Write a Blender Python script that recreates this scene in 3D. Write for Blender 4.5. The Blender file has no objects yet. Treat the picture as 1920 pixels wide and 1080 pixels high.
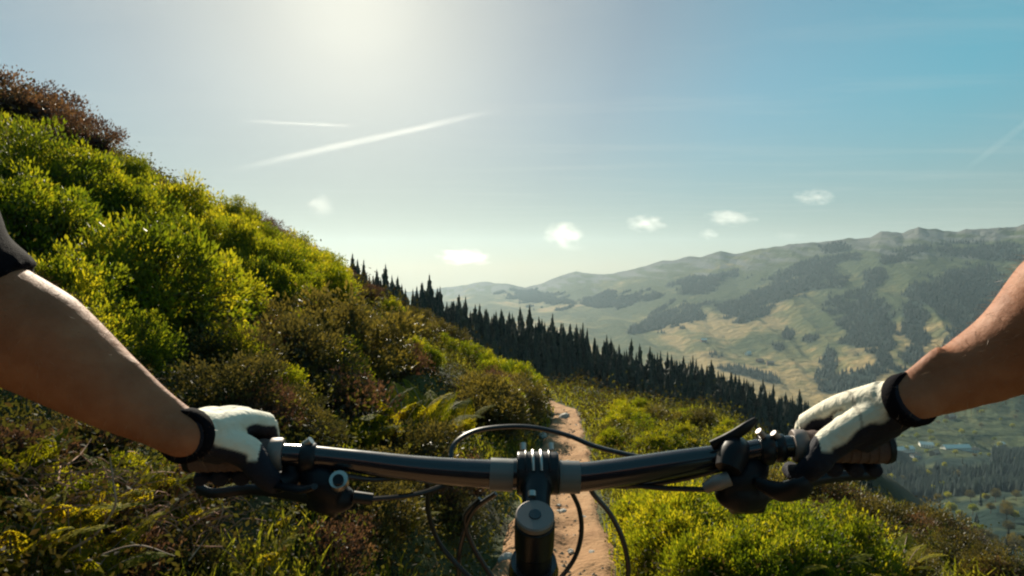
import bpy, bmesh, math, random
import numpy as np
from mathutils import Vector, Matrix
random.seed(7); RNG = np.random.RandomState(11)
SC = bpy.context.scene
COL = SC.collection

# ------------------------------------------------------------------ camera
F = 1100.0; PITCH = math.radians(2.0); CAMZ = 1.25
cam_d = bpy.data.cameras.new('camera'); cam = bpy.data.objects.new('camera', cam_d); COL.objects.link(cam)
cam.location = (0, 0, CAMZ); cam.rotation_euler = (math.radians(90) - PITCH, 0, 0)
cam_d.sensor_width = 36; cam_d.lens = 36 * F / 1920; cam_d.clip_start = 0.02; cam_d.clip_end = 60000
SC.camera = cam
CP, SP = math.cos(PITCH), math.sin(PITCH)
def ray(px, py):
    a = (540 - py) / F
    return Vector(((px - 960) / F, CP + a * SP, -SP + a * CP))
def P(px, py, d):                      # the point that stands d metres in front of the camera at a measured direction
    return Vector((0, 0, CAMZ)) + ray(px, py) * d
def uv_of(px, py):
    r = ray(px, py); return r.x / r.y, r.z / r.y
def project(x, y, z):
    z = z - CAMZ
    d = y * CP - z * SP; a = y * SP + z * CP
    return 960 + F * x / d, 540 - F * a / d

# ------------------------------------------------------------------ sky and sun
sd = ray(655, -45).normalized()
SUN_EL = math.asin(sd.z); SUN_AZ = math.atan2(sd.x, sd.y)
w = bpy.data.worlds.new('World'); SC.world = w; w.use_nodes = True
nt = w.node_tree; nt.nodes.clear()
def N(t, kind, **kw):
    n = t.nodes.new(kind)
    for k, v in kw.items():
        if k.startswith('i_'):
            n.inputs[k[2:].replace('_', ' ')].default_value = v
        else: setattr(n, k, v)
    return n
L = nt.links.new
sky = N(nt, 'ShaderNodeTexSky', sky_type='NISHITA', sun_disc=False, sun_elevation=SUN_EL, sun_rotation=SUN_AZ,
        altitude=1500, air_density=1.0, dust_density=0.7, ozone_density=1.6)
gm = N(nt, 'ShaderNodeGamma'); gm.inputs[1].default_value = .5; L(sky.outputs[0], gm.inputs[0])
tc = N(nt, 'ShaderNodeTexCoord'); sep = N(nt, 'ShaderNodeSeparateXYZ'); L(tc.outputs['Generated'], sep.inputs[0])
dt = N(nt, 'ShaderNodeVectorMath', operation='DOT_PRODUCT'); L(tc.outputs['Generated'], dt.inputs[0]); dt.inputs[1].default_value = sd
au = N(nt, 'ShaderNodeValToRGB'); cr = au.color_ramp          # warm aureole round the sun fading to teal
SK = 2.45
for i, (ang, c) in enumerate([(75, (.39, .99, 1.0)), (50, (.40, .99, 1.0)), (36, (.58, .93, .94)), (25, (.76, .84, .80)), (17, (.97, .95, .83)), (10, (1.19, 1.13, .93)), (5, (1.34, 1.27, 1.02)), (0, (1.5, 1.42, 1.12))]):
    p = (math.cos(math.radians(ang)) + 1) / 2
    e = cr.elements[0] if i == 0 else (cr.elements[1] if i == 1 else cr.elements.new(p)); e.position = p; e.color = (*c, 1)
dm = N(nt, 'ShaderNodeMath', operation='MULTIPLY_ADD'); L(dt.outputs['Value'], dm.inputs[0]); dm.inputs[1].default_value = .5; dm.inputs[2].default_value = .5; L(dm.outputs[0], au.inputs[0])
mr_ = N(nt, 'ShaderNodeMapRange', interpolation_type='SMOOTHSTEP'); L(sep.outputs[2], mr_.inputs[0]); mr_.inputs[1].default_value = 0.0; mr_.inputs[2].default_value = .30
hzm = N(nt, 'ShaderNodeMix', data_type='RGBA'); L(mr_.outputs[0], hzm.inputs[0]); hzm.inputs[6].default_value = (.67, .655, .54, 1); L(au.outputs[0], hzm.inputs[7])
tint = N(nt, 'ShaderNodeMix', data_type='RGBA', blend_type='MULTIPLY'); tint.inputs[0].default_value = 1
L(gm.outputs[0], tint.inputs[6]); L(hzm.outputs[2], tint.inputs[7])
scl = N(nt, 'ShaderNodeVectorMath', operation='SCALE'); L(tint.outputs[2], scl.inputs[0]); scl.inputs['Scale'].default_value = SK
# thin cirrus drawn over the whole sky dome by noise
mx = N(nt, 'ShaderNodeMath', operation='MAXIMUM'); L(sep.outputs[2], mx.inputs[0]); mx.inputs[1].default_value = 0.03
dx = N(nt, 'ShaderNodeMath', operation='DIVIDE'); L(sep.outputs[0], dx.inputs[0]); L(mx.outputs[0], dx.inputs[1])
dy = N(nt, 'ShaderNodeMath', operation='DIVIDE'); L(sep.outputs[1], dy.inputs[0]); L(mx.outputs[0], dy.inputs[1])
cmb = N(nt, 'ShaderNodeCombineXYZ'); L(dx.outputs[0], cmb.inputs[0]); L(dy.outputs[0], cmb.inputs[1])
mp = N(nt, 'ShaderNodeMapping'); L(cmb.outputs[0], mp.inputs[0]); mp.inputs['Rotation'].default_value = (0, 0, math.radians(-38)); mp.inputs['Scale'].default_value = (0.35, 1.5, 1)
nz = N(nt, 'ShaderNodeTexNoise', i_Scale=1.0, i_Detail=6.0, i_Roughness=0.62, i_Distortion=0.5); L(mp.outputs[0], nz.inputs['Vector'])
rmp = N(nt, 'ShaderNodeValToRGB'); rmp.color_ramp.elements[0].position = 0.5; rmp.color_ramp.elements[1].position = 0.85
rmp.color_ramp.elements[1].color = (0.2, 0.2, 0.2, 1); L(nz.outputs[0], rmp.inputs[0])
cir = N(nt, 'ShaderNodeMix', data_type='RGBA'); L(rmp.outputs[0], cir.inputs[0]); L(scl.outputs[0], cir.inputs[6]); cir.inputs[7].default_value = (7.4, 7.5, 6.9, 1)
bg = N(nt, 'ShaderNodeBackground'); bg.inputs[1].default_value = 0.05; L(cir.outputs[2], bg.inputs[0])
out = N(nt, 'ShaderNodeOutputWorld'); L(bg.outputs[0], out.inputs[0])

sl = bpy.data.lights.new('sun', 'SUN'); sun = bpy.data.objects.new('sun', sl); COL.objects.link(sun)
sl.energy = 5.0; sl.angle = math.radians(0.5); sl.color = (1.0, 0.90, 0.72)
sun.rotation_euler = sd.to_track_quat('Z', 'Y').to_euler()
SC.view_settings.view_transform = 'Standard'; SC.view_settings.look = 'None'
SC.view_settings.exposure = 0.9; SC.view_settings.gamma = 1.0
SC.cycles.use_denoising = True
SC.cycles.volume_bounces = 3; SC.cycles.max_bounces = 8; SC.cycles.transparent_max_bounces = 16
SC.cycles.diffuse_bounces = 3; SC.cycles.transmission_bounces = 4
SC.cycles.pixel_filter_type = 'BLACKMAN_HARRIS'; SC.cycles.filter_width = 2.2
SC.cycles.sample_clamp_indirect = 6

# ------------------------------------------------------------------ helpers
def empty(name, loc=(0, 0, 0), parent=None):
    o = bpy.data.objects.new(name, None); o.empty_display_size = 0.1; COL.objects.link(o); o.location = loc
    if parent: o.parent = parent
    return o
def tag(o, label=None, cat=None, group=None, kind=None):
    if label: o['label'] = label
    if cat: o['category'] = cat
    if group: o['group'] = group
    if kind: o['kind'] = kind
    return o
def link(name, me, parent=None, loc=None):
    o = bpy.data.objects.new(name, me); COL.objects.link(o)
    if parent: o.parent = parent
    if loc is not None: o.location = loc
    return o
def np_mesh(name, V, faces, mat, tintv=None, smooth=False):
    """V (n,3); faces: list of int arrays (m,3) and/or (m,4)"""
    me = bpy.data.meshes.new(name)
    V = np.asarray(V, dtype=np.float32)
    fl = [np.asarray(f, dtype=np.int32) for f in faces if len(f)]
    loops = np.concatenate([f.ravel() for f in fl]); sizes = np.concatenate([np.full(len(f), f.shape[1], np.int32) for f in fl])
    starts = np.concatenate([[0], np.cumsum(sizes)[:-1]]).astype(np.int32)
    me.vertices.add(len(V)); me.vertices.foreach_set('co', V.ravel())
    me.loops.add(len(loops)); me.loops.foreach_set('vertex_index', loops)
    me.polygons.add(len(sizes)); me.polygons.foreach_set('loop_start', starts)
    if smooth: me.polygons.foreach_set('use_smooth', np.ones(len(sizes), dtype=bool))
    if tintv is not None:
        at = me.attributes.new('tint', 'FLOAT_COLOR', 'POINT')
        c = np.ones((len(V), 4), np.float32); c[:, :tintv.shape[1]] = tintv
        at.data.foreach_set('color', c.ravel())
    me.update(calc_edges=True); me.validate()
    if mat: me.materials.append(mat)
    return me
class Geo:                                # collects shapes for ONE mesh
    def __init__(s): s.v = []; s.f = []; s.n = 0
    def add(s, V, faces):
        V = np.asarray(V, float); s.v.append(V)
        for f in faces: s.f.append(tuple(int(i) + s.n for i in f))
        s.n += len(V)
    def mesh(s, name, mat, smooth=True):
        me = bpy.data.meshes.new(name); me.from_pydata(np.concatenate(s.v).tolist(), [], s.f)
        if smooth: me.polygons.foreach_set('use_smooth', [True] * len(me.polygons))
        if mat: me.materials.append(mat)
        me.update()
        if smooth: me.set_sharp_from_angle(angle=math.radians(38))
        return me
    def obj(s, name, mat, parent=None, smooth=True, bevel=0):
        o = link(name, s.mesh(name, mat, smooth), parent)
        if bevel:
            b = o.modifiers.new('b', 'BEVEL'); b.width = bevel; b.segments = 2; b.limit_method = 'ANGLE'; b.angle_limit = math.radians(35)
        return o
def catmull(pts, n):
    pts = [np.array(p, float) for p in pts]
    if len(pts) < 3: return np.array([pts[0] + (pts[-1] - pts[0]) * t for t in np.linspace(0, 1, n + 1)])
    pp = [2 * pts[0] - pts[1]] + pts + [2 * pts[-1] - pts[-2]]; o = []
    for i in range(1, len(pp) - 2):
        a, b, c, d = pp[i - 1:i + 3]
        for t in np.linspace(0, 1, n, endpoint=False):
            o.append(.5 * (2 * b + (c - a) * t + (2 * a - 5 * b + 4 * c - d) * t * t + (3 * b - a - 3 * c + d) * t ** 3))
    o.append(pts[-1]); return np.array(o)
def tube(geo, pts, rad, seg=12, n=6, smooth_path=True, flat=None, cap=True):
    """swept tube; rad scalar or per control point; flat=(axis vector, factor) squashes the section along an axis"""
    C = catmull(pts, n) if smooth_path else np.array(pts, float)
    if np.isscalar(rad): R = np.full(len(C), rad)
    else:
        xs = np.linspace(0, 1, len(rad)); R = np.interp(np.linspace(0, 1, len(C)), xs, rad)
    T = np.gradient(C, axis=0); T /= np.linalg.norm(T, axis=1)[:, None] + 1e-12
    up = np.array([0, 0, 1.0]) if abs(T[0][2]) < .9 else np.array([0, 1.0, 0])
    a = np.cross(T[0], up); a /= np.linalg.norm(a); V = []
    for i in range(len(C)):
        a = a - T[i] * a.dot(T[i]); a /= np.linalg.norm(a); b = np.cross(T[i], a)
        for k in range(seg):
            th = 2 * math.pi * k / seg; off = R[i] * (a * math.cos(th) + b * math.sin(th))
            if flat is not None:
                ax = np.array(flat[0], float); ax /= np.linalg.norm(ax); off = off - ax * off.dot(ax) * (1 - flat[1])
            V.append(C[i] + off)
    fs = []
    for i in range(len(C) - 1):
        for k in range(seg):
            k2 = (k + 1) % seg; fs.append((i * seg + k, i * seg + k2, (i + 1) * seg + k2, (i + 1) * seg + k))
    if cap:
        fs.append(tuple(range(seg))[::-1]); fs.append(tuple((len(C) - 1) * seg + k for k in range(seg)))
    geo.add(V, fs)
def ellipsoid(geo, c, r, rot=None, nu=16, nv=10):
    V = []; fs = []
    for i in range(nv + 1):
        ph = math.pi * i / nv
        for k in range(nu):
            th = 2 * math.pi * k / nu; V.append((r[0] * math.sin(ph) * math.cos(th), r[1] * math.sin(ph) * math.sin(th), r[2] * math.cos(ph)))
    V = np.array(V)
    if rot is not None: V = V @ np.array(rot).T
    for i in range(nv):
        for k in range(nu):
            k2 = (k + 1) % nu; fs.append((i * nu + k, (i + 1) * nu + k, (i + 1) * nu + k2, i * nu + k2))
    geo.add(V + np.array(c), fs)
def boxg(geo, c, s, rot=None):
    V = np.array([(x, y, z) for x in (-.5, .5) for y in (-.5, .5) for z in (-.5, .5)]) * np.array(s)
    if rot is not None: V = V @ np.array(rot).T
    geo.add(V + np.array(c), [(0, 1, 3, 2), (4, 6, 7, 5), (0, 4, 5, 1), (2, 3, 7, 6), (0, 2, 6, 4), (1, 5, 7, 3)])
def remeshed(geo, name, mat, voxel, parent=None, smooth_it=3):
    me = geo.mesh(name + '_tmp', None); o = link(name + '_tmp', me)
    m = o.modifiers.new('r', 'REMESH'); m.mode = 'VOXEL'; m.voxel_size = voxel; m.use_smooth_shade = True
    s = o.modifiers.new('s', 'SMOOTH'); s.iterations = smooth_it; s.factor = .5
    dg = bpy.context.evaluated_depsgraph_get(); dg.update()
    me2 = bpy.data.meshes.new_from_object(o.evaluated_get(dg)); bpy.data.objects.remove(o); bpy.data.meshes.remove(me)
    me2.name = name; me2.materials.clear()
    if mat: me2.materials.append(mat)
    me2.polygons.foreach_set('use_smooth', [True] * len(me2.polygons))
    return link(name, me2, parent)

_tab = np.random.RandomState(5).rand(256, 256)
def vn(x, y):
    x = np.asarray(x, float); y = np.asarray(y, float)
    xi = np.floor(x).astype(int); yi = np.floor(y).astype(int); fx = x - xi; fy = y - yi
    fx = fx * fx * (3 - 2 * fx); fy = fy * fy * (3 - 2 * fy)
    g = lambda a, b: _tab[a % 256, b % 256]
    return (g(xi, yi) * (1 - fx) + g(xi + 1, yi) * fx) * (1 - fy) + (g(xi, yi + 1) * (1 - fx) + g(xi + 1, yi + 1) * fx) * fy
def fbm(x, y, o=4):
    s = 0; a = .5
    for i in range(o):
        s = s + a * (vn(x * 2 ** i + 17.3 * i, y * 2 ** i + 9.1 * i) - .5); a *= .5
    return s * 2

# ------------------------------------------------------------------ materials
def mat_new(name):
    m = bpy.data.materials.new(name); m.use_nodes = True; m.node_tree.nodes.clear(); return m, m.node_tree
def noise_mat(name, c1, c2, scale=8, rough=.8, bump=.3, bscale=None, spec=.3, detail=6, c3=None, metal=0, dist=0.01, sss=0):
    m, t = mat_new(name); l = t.links.new
    tcx = N(t, 'ShaderNodeTexCoord')
    n1 = N(t, 'ShaderNodeTexNoise', i_Scale=scale, i_Detail=float(detail), i_Roughness=.6); l(tcx.outputs['Object'], n1.inputs['Vector'])
    r = N(t, 'ShaderNodeValToRGB'); r.color_ramp.elements[0].position = .3; r.color_ramp.elements[1].position = .7
    r.color_ramp.elements[0].color = (*c1, 1); r.color_ramp.elements[1].color = (*c2, 1)
    if c3: e = r.color_ramp.elements.new(.52); e.color = (*c3, 1)
    l(n1.outputs[0], r.inputs[0])
    b = N(t, 'ShaderNodeBsdfPrincipled', i_Roughness=rough, i_Metallic=metal); b.inputs['Specular IOR Level'].default_value = spec
    if sss: b.inputs['Subsurface Weight'].default_value = sss; b.inputs['Subsurface Radius'].default_value = (.02, .008, .004); b.inputs['Subsurface Scale'].default_value = .5
    l(r.outputs[0], b.inputs['Base Color'])
    if bump:
        n2 = N(t, 'ShaderNodeTexNoise', i_Scale=bscale or scale * 3, i_Detail=5.0); l(tcx.outputs['Object'], n2.inputs['Vector'])
        bp = N(t, 'ShaderNodeBump', i_Strength=bump, i_Distance=dist); l(n2.outputs[0], bp.inputs['Height']); l(bp.outputs[0], b.inputs['Normal'])
    o = N(t, 'ShaderNodeOutputMaterial'); l(b.outputs[0], o.inputs[0]); return m
def leaf_mat(name, dark, mid, light, trans=.45, tcol=None, rough=.5, spec=.35):
    """leaf colour varies leaf by leaf (tint.r) and plant by plant; light passes through the blade"""
    m, t = mat_new(name); l = t.links.new
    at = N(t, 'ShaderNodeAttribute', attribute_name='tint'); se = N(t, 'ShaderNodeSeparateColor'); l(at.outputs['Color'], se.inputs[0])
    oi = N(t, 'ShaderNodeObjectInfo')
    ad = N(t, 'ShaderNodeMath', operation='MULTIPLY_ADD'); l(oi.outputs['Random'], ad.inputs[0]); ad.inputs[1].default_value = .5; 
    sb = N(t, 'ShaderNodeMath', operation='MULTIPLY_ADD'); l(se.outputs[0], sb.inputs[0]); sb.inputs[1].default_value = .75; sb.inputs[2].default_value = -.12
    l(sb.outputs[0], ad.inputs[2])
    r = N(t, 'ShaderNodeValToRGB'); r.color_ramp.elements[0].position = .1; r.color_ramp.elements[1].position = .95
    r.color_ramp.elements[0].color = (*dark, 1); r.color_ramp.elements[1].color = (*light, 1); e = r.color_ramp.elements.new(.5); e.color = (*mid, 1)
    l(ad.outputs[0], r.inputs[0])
    b = N(t, 'ShaderNodeBsdfPrincipled', i_Roughness=rough); b.inputs['Specular IOR Level'].default_value = spec; l(r.outputs[0], b.inputs['Base Color'])
    tr = N(t, 'ShaderNodeBsdfTranslucent')
    mm = N(t, 'ShaderNodeMix', data_type='RGBA', blend_type='MULTIPLY'); mm.inputs[0].default_value = 1; l(r.outputs[0], mm.inputs[6]); mm.inputs[7].default_value = (*(tcol or (1.9, 1.7, .7)), 1)
    l(mm.outputs[2], tr.inputs[0])
    ms = N(t, 'ShaderNodeMixShader'); ms.inputs[0].default_value = trans; l(b.outputs[0], ms.inputs[1]); l(tr.outputs[0], ms.inputs[2])
    o = N(t, 'ShaderNodeOutputMaterial'); l(ms.outputs[0], o.inputs[0]); return m
M = {}
M['soil'] = noise_mat('soil', (.035, .030, .018), (.085, .065, .035), 1.2, .95, .6, 14, .1, c3=(.05, .06, .022), dist=.05)
M['trail'] = noise_mat('trail_dirt', (.22, .12, .062), (.40, .25, .14), 2.2, .95, .7, 26, .1, c3=(.32, .185, .095), dist=.03)
M['stone'] = noise_mat('stone', (.28, .25, .22), (.5, .47, .42), 6, .85, .5, 30, .3)
M['bark'] = noise_mat('bark', (.06, .04, .03), (.14, .10, .075), 20, .9, .4, 60, .2)
M['twig'] = noise_mat('dry_twig', (.20, .12, .08), (.42, .30, .22), 12, .8, .2, 50, .2)
M['green'] = leaf_mat('leaf_green', (.045, .075, .009), (.108, .138, .013), (.225, .222, .022), .55, (2.3, 1.9, .5))
M['olive'] = leaf_mat('leaf_olive', (.035, .035, .014), (.075, .065, .022), (.15, .125, .03), .38, (1.6, 1.4, .7))
M['rust'] = leaf_mat('leaf_rust', (.042, .026, .019), (.085, .052, .036), (.15, .10, .05), .35, (1.6, 1.2, .8))
M['fern'] = leaf_mat('leaf_fern', (.075, .095, .010), (.15, .155, .014), (.25, .225, .025), .55, (2.3, 1.9, .5), .75, .08)
M['grass'] = leaf_mat('leaf_grass', (.065, .09, .014), (.125, .145, .018), (.20, .20, .035), .5, (2.0, 1.7, .6))
M['needle'] = leaf_mat('needles', (.010, .022, .018), (.018, .034, .024), (.036, .050, .028), .15, (1.2, 1.2, .7), .7, .2)
M['needle_far'] = leaf_mat('needles_far', (.005, .013, .013), (.008, .019, .017), (.014, .026, .020), .08, (1.1, 1.1, .8), .8, .1)
M['petal'] = leaf_mat('petals', (.45, .10, .16), (.6, .16, .24), (.7, .25, .32), .4, (1.2, 1, 1))

# ------------------------------------------------------------------ the hillside
def xt(y):
    y = np.asarray(y, float); e = np.clip(y - 16, 0, 22); e2 = np.maximum(y - 38, 0)
    return np.where(y < 16, .1 * y - .1, 1.5 + .1 * e - .03 * e * e) - 1.22 * e2
def gz(y):
    y = np.asarray(y, float); return -.176 * np.minimum(y, 20) - .12 * np.maximum(y - 20, 0)
def hgt(x, y):
    x = np.asarray(x, float); y = np.asarray(y, float); d = x - xt(y)
    dl = np.maximum(0, -d - .45); dr = np.maximum(0, d - .45)
    hill = np.where(dl < 13, .565 * dl, 7.345 + 3.4 * (1 - np.exp(-np.maximum(dl - 13, 0) / 6))) + .28 * (1 - np.exp(-dl / .35))
    wb = np.interp(y, [0, 6, 13, 20, 26, 34], [2.7, 2.9, 3.1, 3.2, 2.0, .8])
    e = np.maximum(0, dr - wb)
    right = .12 * (1 - np.exp(-dr / .3)) - .11 * dr * np.interp(y, [0, 10, 18, 40], [1.2, 1, .75, .6]) + .1 * np.exp(-((x - 4.0) / 2.0) ** 2 - ((y - 19) / 6) ** 2) - .95 * e * e / (e + .9)
    nw = np.clip((dl + dr) / 1.2, 0, 1)
    nse = (.5 * fbm(x * .33, y * .33, 3) + .12 * fbm(x * 1.7, y * 1.7, 3)) * nw + .03 * fbm(x * 3, y * 3, 2)
    rut = -.05 * np.exp(-(d / .3) ** 2)
    return gz(y) + hill + right + nse + rut
def hit(px, py, far=140):
    r = ray(px, py); t = np.arange(1.2, far, .03); x = r.x * t; y = r.y * t; z = CAMZ + r.z * t
    k = np.nonzero(z < hgt(x, y))[0]
    if not len(k): return None
    i = k[0]; return Vector((x[i], y[i], float(hgt(x[i], y[i]))))
def grid_mesh(name, X, Y, Z, mat, tintv=None):
    n, m = X.shape; V = np.stack([X, Y, Z], -1).reshape(-1, 3); I = np.arange(n * m).reshape(n, m)
    f = np.stack([I[:-1, :-1], I[:-1, 1:], I[1:, 1:], I[1:, :-1]], -1).reshape(-1, 4)
    return np_mesh(name, V, [f], mat, tintv, True)
xs = np.concatenate([-np.geomspace(160, 1.5, 160), np.linspace(-1.45, 4, 110), np.geomspace(4.05, 220, 120)])
ys = np.concatenate([-np.geomspace(160, 3, 24), np.linspace(-2.8, 1.9, 20), np.geomspace(2, 90, 230)])
XX, YY = np.meshgrid(xs, ys, indexing='xy')
ZZ = hgt(XX, YY)
tag(link('hillside', grid_mesh('hillside', XX, YY, ZZ, M['soil'])), 'steep overgrown mountain hillside', None, None, 'structure')
# the dirt trail, a sheet of its own a little above the soil
tu = np.linspace(-1, 1, 26); ty = np.concatenate([np.linspace(-12, 1.9, 24), np.geomspace(2, 44, 240)])
TU, TY = np.meshgrid(tu, ty)
half = .41 + .10 * fbm(TY * .9, TY * 0 + 3, 3) + .05 * np.sign(TU) * fbm(TY * 2.3, TU * 0 + 8, 2)
TX = xt(TY) + TU * half
TZ = hgt(TX, TY) + .045 + .05 * fbm(TX * 4, TY * 3, 4) * (1 - TU ** 2) - .02 * np.exp(-((TU - .12 - .15 * np.sin(TY * .7)) / .12) ** 2) - .08 * np.clip((np.abs(TU) - .75) * 4, 0, 1)
tag(link('path', grid_mesh('path', TX, TY, TZ, M['trail'])), 'narrow tan dirt trail running ahead', None, None, 'structure')

# ------------------------------------------------------------------ far mountains and the valley
rp = np.array([[-700, 575], [300, 560], [700, 552], [800, 545], [850, 538], [905, 528], [950, 531], [985, 541], [1040, 522], [1080, 507], [1110, 513], [1150, 514], [1240, 489], [1300, 482], [1350, 472], [1380, 475], [1420, 466],
               [1500, 457], [1560, 451], [1630, 447], [1650, 435], [1690, 438], [1720, 424], [1760, 432], [1790, 434], [1850, 428], [1890, 424], [1920, 419], [2100, 405], [2700, 395]], float)
Yr = lambda px: np.interp(px, [-700, 300, 800, 1080, 1350, 1640, 1920, 2700], [5200, 6000, 6800, 5600, 4500, 3700, 3100, 2600])
upx = np.concatenate([np.linspace(-500, 780, 60), np.linspace(785, 1960, 420), np.linspace(1975, 2700, 50)])
uu = (upx - 960) / F
def vline(py): a = (540 - py) / F; return (-SP + a * CP) / (CP + a * SP)
ridge_v = vline(np.interp(upx, rp[:, 0], rp[:, 1]))
RY = Yr(upx); RZ = ridge_v * RY; RZs = np.convolve(np.pad(RZ, 40, 'edge'), np.hanning(81) / np.hanning(81).sum(), 'valid')
NS = 200; s_near = np.array([0, 1, 2, 3, 4, 5, 6, 7, 8]) / 8.
nearY = np.array([26, 60, 110, 200, 320, 480, 700, 1000, 1350.]); nearZ = np.array([-40, -62, -88, -128, -172, -225, -295, -368, -400.])
rows = []
tn = np.linspace(0, 1, 70, endpoint=False)
for t in tn:
    y = np.interp(t, s_near, nearY); z = np.interp(t, s_near, nearZ)
    rows.append((np.full_like(uu, y), z + (fbm(uu * 7, uu * 0 + t * 9, 4) * .03 * y)))
BY = np.maximum(1400, .40 * RY)
for s in np.linspace(0, 1, NS):
    y = 1350 + 30 + (BY - 1380) * min(1, s * 12) if s < 1 / 12 else BY + (RY - BY) * (s - 1 / 12) / (11 / 12)
    if s < 1 / 12: z = np.full_like(uu, -400.) + 6 * fbm(uu * 12, uu * 0 + s * 30, 3)
    else:
        q = (s - 1 / 12) / (11 / 12); prof = .62 * q + .38 * q ** 2 if q < 1 else 1
        z = -400 + ((RZs * (1 - q ** 5) + RZ * q ** 5) + 400) * prof
        rel = (fbm(uu * 5 + q * 1.2, q * 2.0 + uu * 1.2, 5) * 230 + np.abs(fbm(uu * 9 + q * 2.5, q * .9, 4)) * -110) * (q * (1 - q)) ** .6
        rel = rel + fbm(uu * 40, uu * 3 + q * 20, 3) * 18 * q ** 4
        z = z + rel
    rows.append((y, z))
for k in range(1, 8): rows.append((RY * (1 + .03 * k), RZ - 40 * k))
MY = np.array([r[0] for r in rows]); MZ = np.array([r[1] for r in rows]); MU = np.tile(uu, (len(rows), 1))
MX = MU * MY
PXm, PYm = project(MX, MY, MZ + CAMZ)
ell = [(1230, 603, 62, 9, -24), (1295, 588, 60, 8, -24), (1310, 532, 58, 14, -14), (1195, 560, 50, 10, -12), (1462, 551, 135, 22, -17), (1519, 506, 110, 17, -14), (1612, 580, 62, 42, -10), (1625, 628, 40, 38, 10), (1655, 655, 16, 52, 18),
       (1716, 612, 24, 78, 8), (1800, 549, 75, 40, -10), (1560, 680, 14, 30, 30), (1590, 715, 70, 16, -6), (1420, 590, 40, 8, -20), (1525, 640, 22, 12, 0), (1850, 640, 80, 50, 0), (1800, 720, 110, 30, -8), (1560, 463, 28, 10, 0),
       (1235, 575, 30, 6, -20), (1360, 520, 30, 8, -10), (1700, 475, 60, 10, -12), (1850, 470, 70, 18, 0), (1130, 560, 40, 10, -10), (1010, 560, 60, 12, 5), (1480, 625, 12, 8, 0), (1455, 650, 10, 10, 0), (1640, 520, 30, 12, -15), (1400, 700, 60, 12, 15)]
fm = np.full(MX.shape, -1.0)
wx = PXm + 26 * fbm(MX / 210, MY / 210, 4) ; wy = PYm + 20 * fbm(MX / 170 + 40, MY / 170, 4)
for cx, cy, rx, ry, an in ell:
    a = math.radians(an); dxp = wx - cx; dyp = wy - cy
    e = 1 - np.sqrt(((dxp * math.cos(a) + dyp * math.sin(a)) / rx) ** 2 + ((-dxp * math.sin(a) + dyp * math.cos(a)) / ry) ** 2)
    fm = np.maximum(fm, e)
fm = fm + .50 * fbm(MX / 120, MY / 120 + 7, 4) + .55 * fbm(MX / 38, MY / 55 + 3, 3)
fm = np.where(MY < 1300, .25 + fbm(MX / 60, MY / 60, 3), fm)
forest = np.clip(fm * 2.4 + .50, 0, 1)
yellow = np.where(MY < 1700, .25, 1) * np.clip(.28 + .9 * fbm(MX / 260 + 3, MY / 420, 3) + (PYm - 560) / 260, 0, 1)
rock = np.clip((np.interp(np.arange(len(rows)), [0, 200, 268, 277], [0, 0, 1, 1])[:, None] * 1.2 + fbm(MX / 60, MZ / 25, 4) * 1.1 - .75) * 2, 0, 1)
tintm = np.stack([forest, yellow, rock], -1).reshape(-1, 3)
m, t = mat_new('mountain_meadow'); l = t.links.new
at = N(t, 'ShaderNodeAttribute', attribute_name='tint'); se = N(t, 'ShaderNodeSeparateColor'); l(at.outputs['Color'], se.inputs[0])
tcx = N(t, 'ShaderNodeTexCoord'); n1 = N(t, 'ShaderNodeTexNoise', i_Scale=.012, i_Detail=8.0, i_Roughness=.65); l(tcx.outputs['Object'], n1.inputs['Vector'])
mul = N(t, 'ShaderNodeMath', operation='MULTIPLY_ADD'); l(n1.outputs[0], mul.inputs[0]); mul.inputs[1].default_value = 1.3; l(se.outputs[1], mul.inputs[2])
r1 = N(t, 'ShaderNodeValToRGB'); r1.color_ramp.elements[0].position = .55; r1.color_ramp.elements[1].position = 1.35 / 1.5
r1.color_ramp.elements[0].color = (.048, .062, .027, 1); r1.color_ramp.elements[1].color = (.26, .185, .08, 1)
e = r1.color_ramp.elements.new(.75); e.color = (.110, .105, .042, 1)
dv = N(t, 'ShaderNodeMath', operation='MULTIPLY'); l(mul.outputs[0], dv.inputs[0]); dv.inputs[1].default_value = .62; l(dv.outputs[0], r1.inputs[0])
mf = N(t, 'ShaderNodeMix', data_type='RGBA'); l(se.outputs[0], mf.inputs[0]); l(r1.outputs[0], mf.inputs[6]); mf.inputs[7].default_value = (.010, .023, .020, 1)
mr = N(t, 'ShaderNodeMix', data_type='RGBA'); l(se.outputs[2], mr.inputs[0]); l(mf.outputs[2], mr.inputs[6]); mr.inputs[7].default_value = (.11, .11, .10, 1)
b = N(t, 'ShaderNodeBsdfPrincipled', i_Roughness=.95); b.inputs['Specular IOR Level'].default_value = .05; l(mr.outputs[2], b.inputs['Base Color'])
n2 = N(t, 'ShaderNodeTexNoise', i_Scale=.03, i_Detail=7.0); l(tcx.outputs['Object'], n2.inputs['Vector'])
bp = N(t, 'ShaderNodeBump', i_Strength=.7, i_Distance=22.0); l(n2.outputs[0], bp.inputs['Height']); l(bp.outputs[0], b.inputs['Normal'])
o_ = N(t, 'ShaderNodeOutputMaterial'); l(b.outputs[0], o_.inputs[0]); M['mountain'] = m
tag(link('mountain', grid_mesh('mountain', MX, MY, MZ + CAMZ, M['mountain'], tintm)), 'long hazy mountain range with meadows and dark wood patches', None, None, 'structure')

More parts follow.
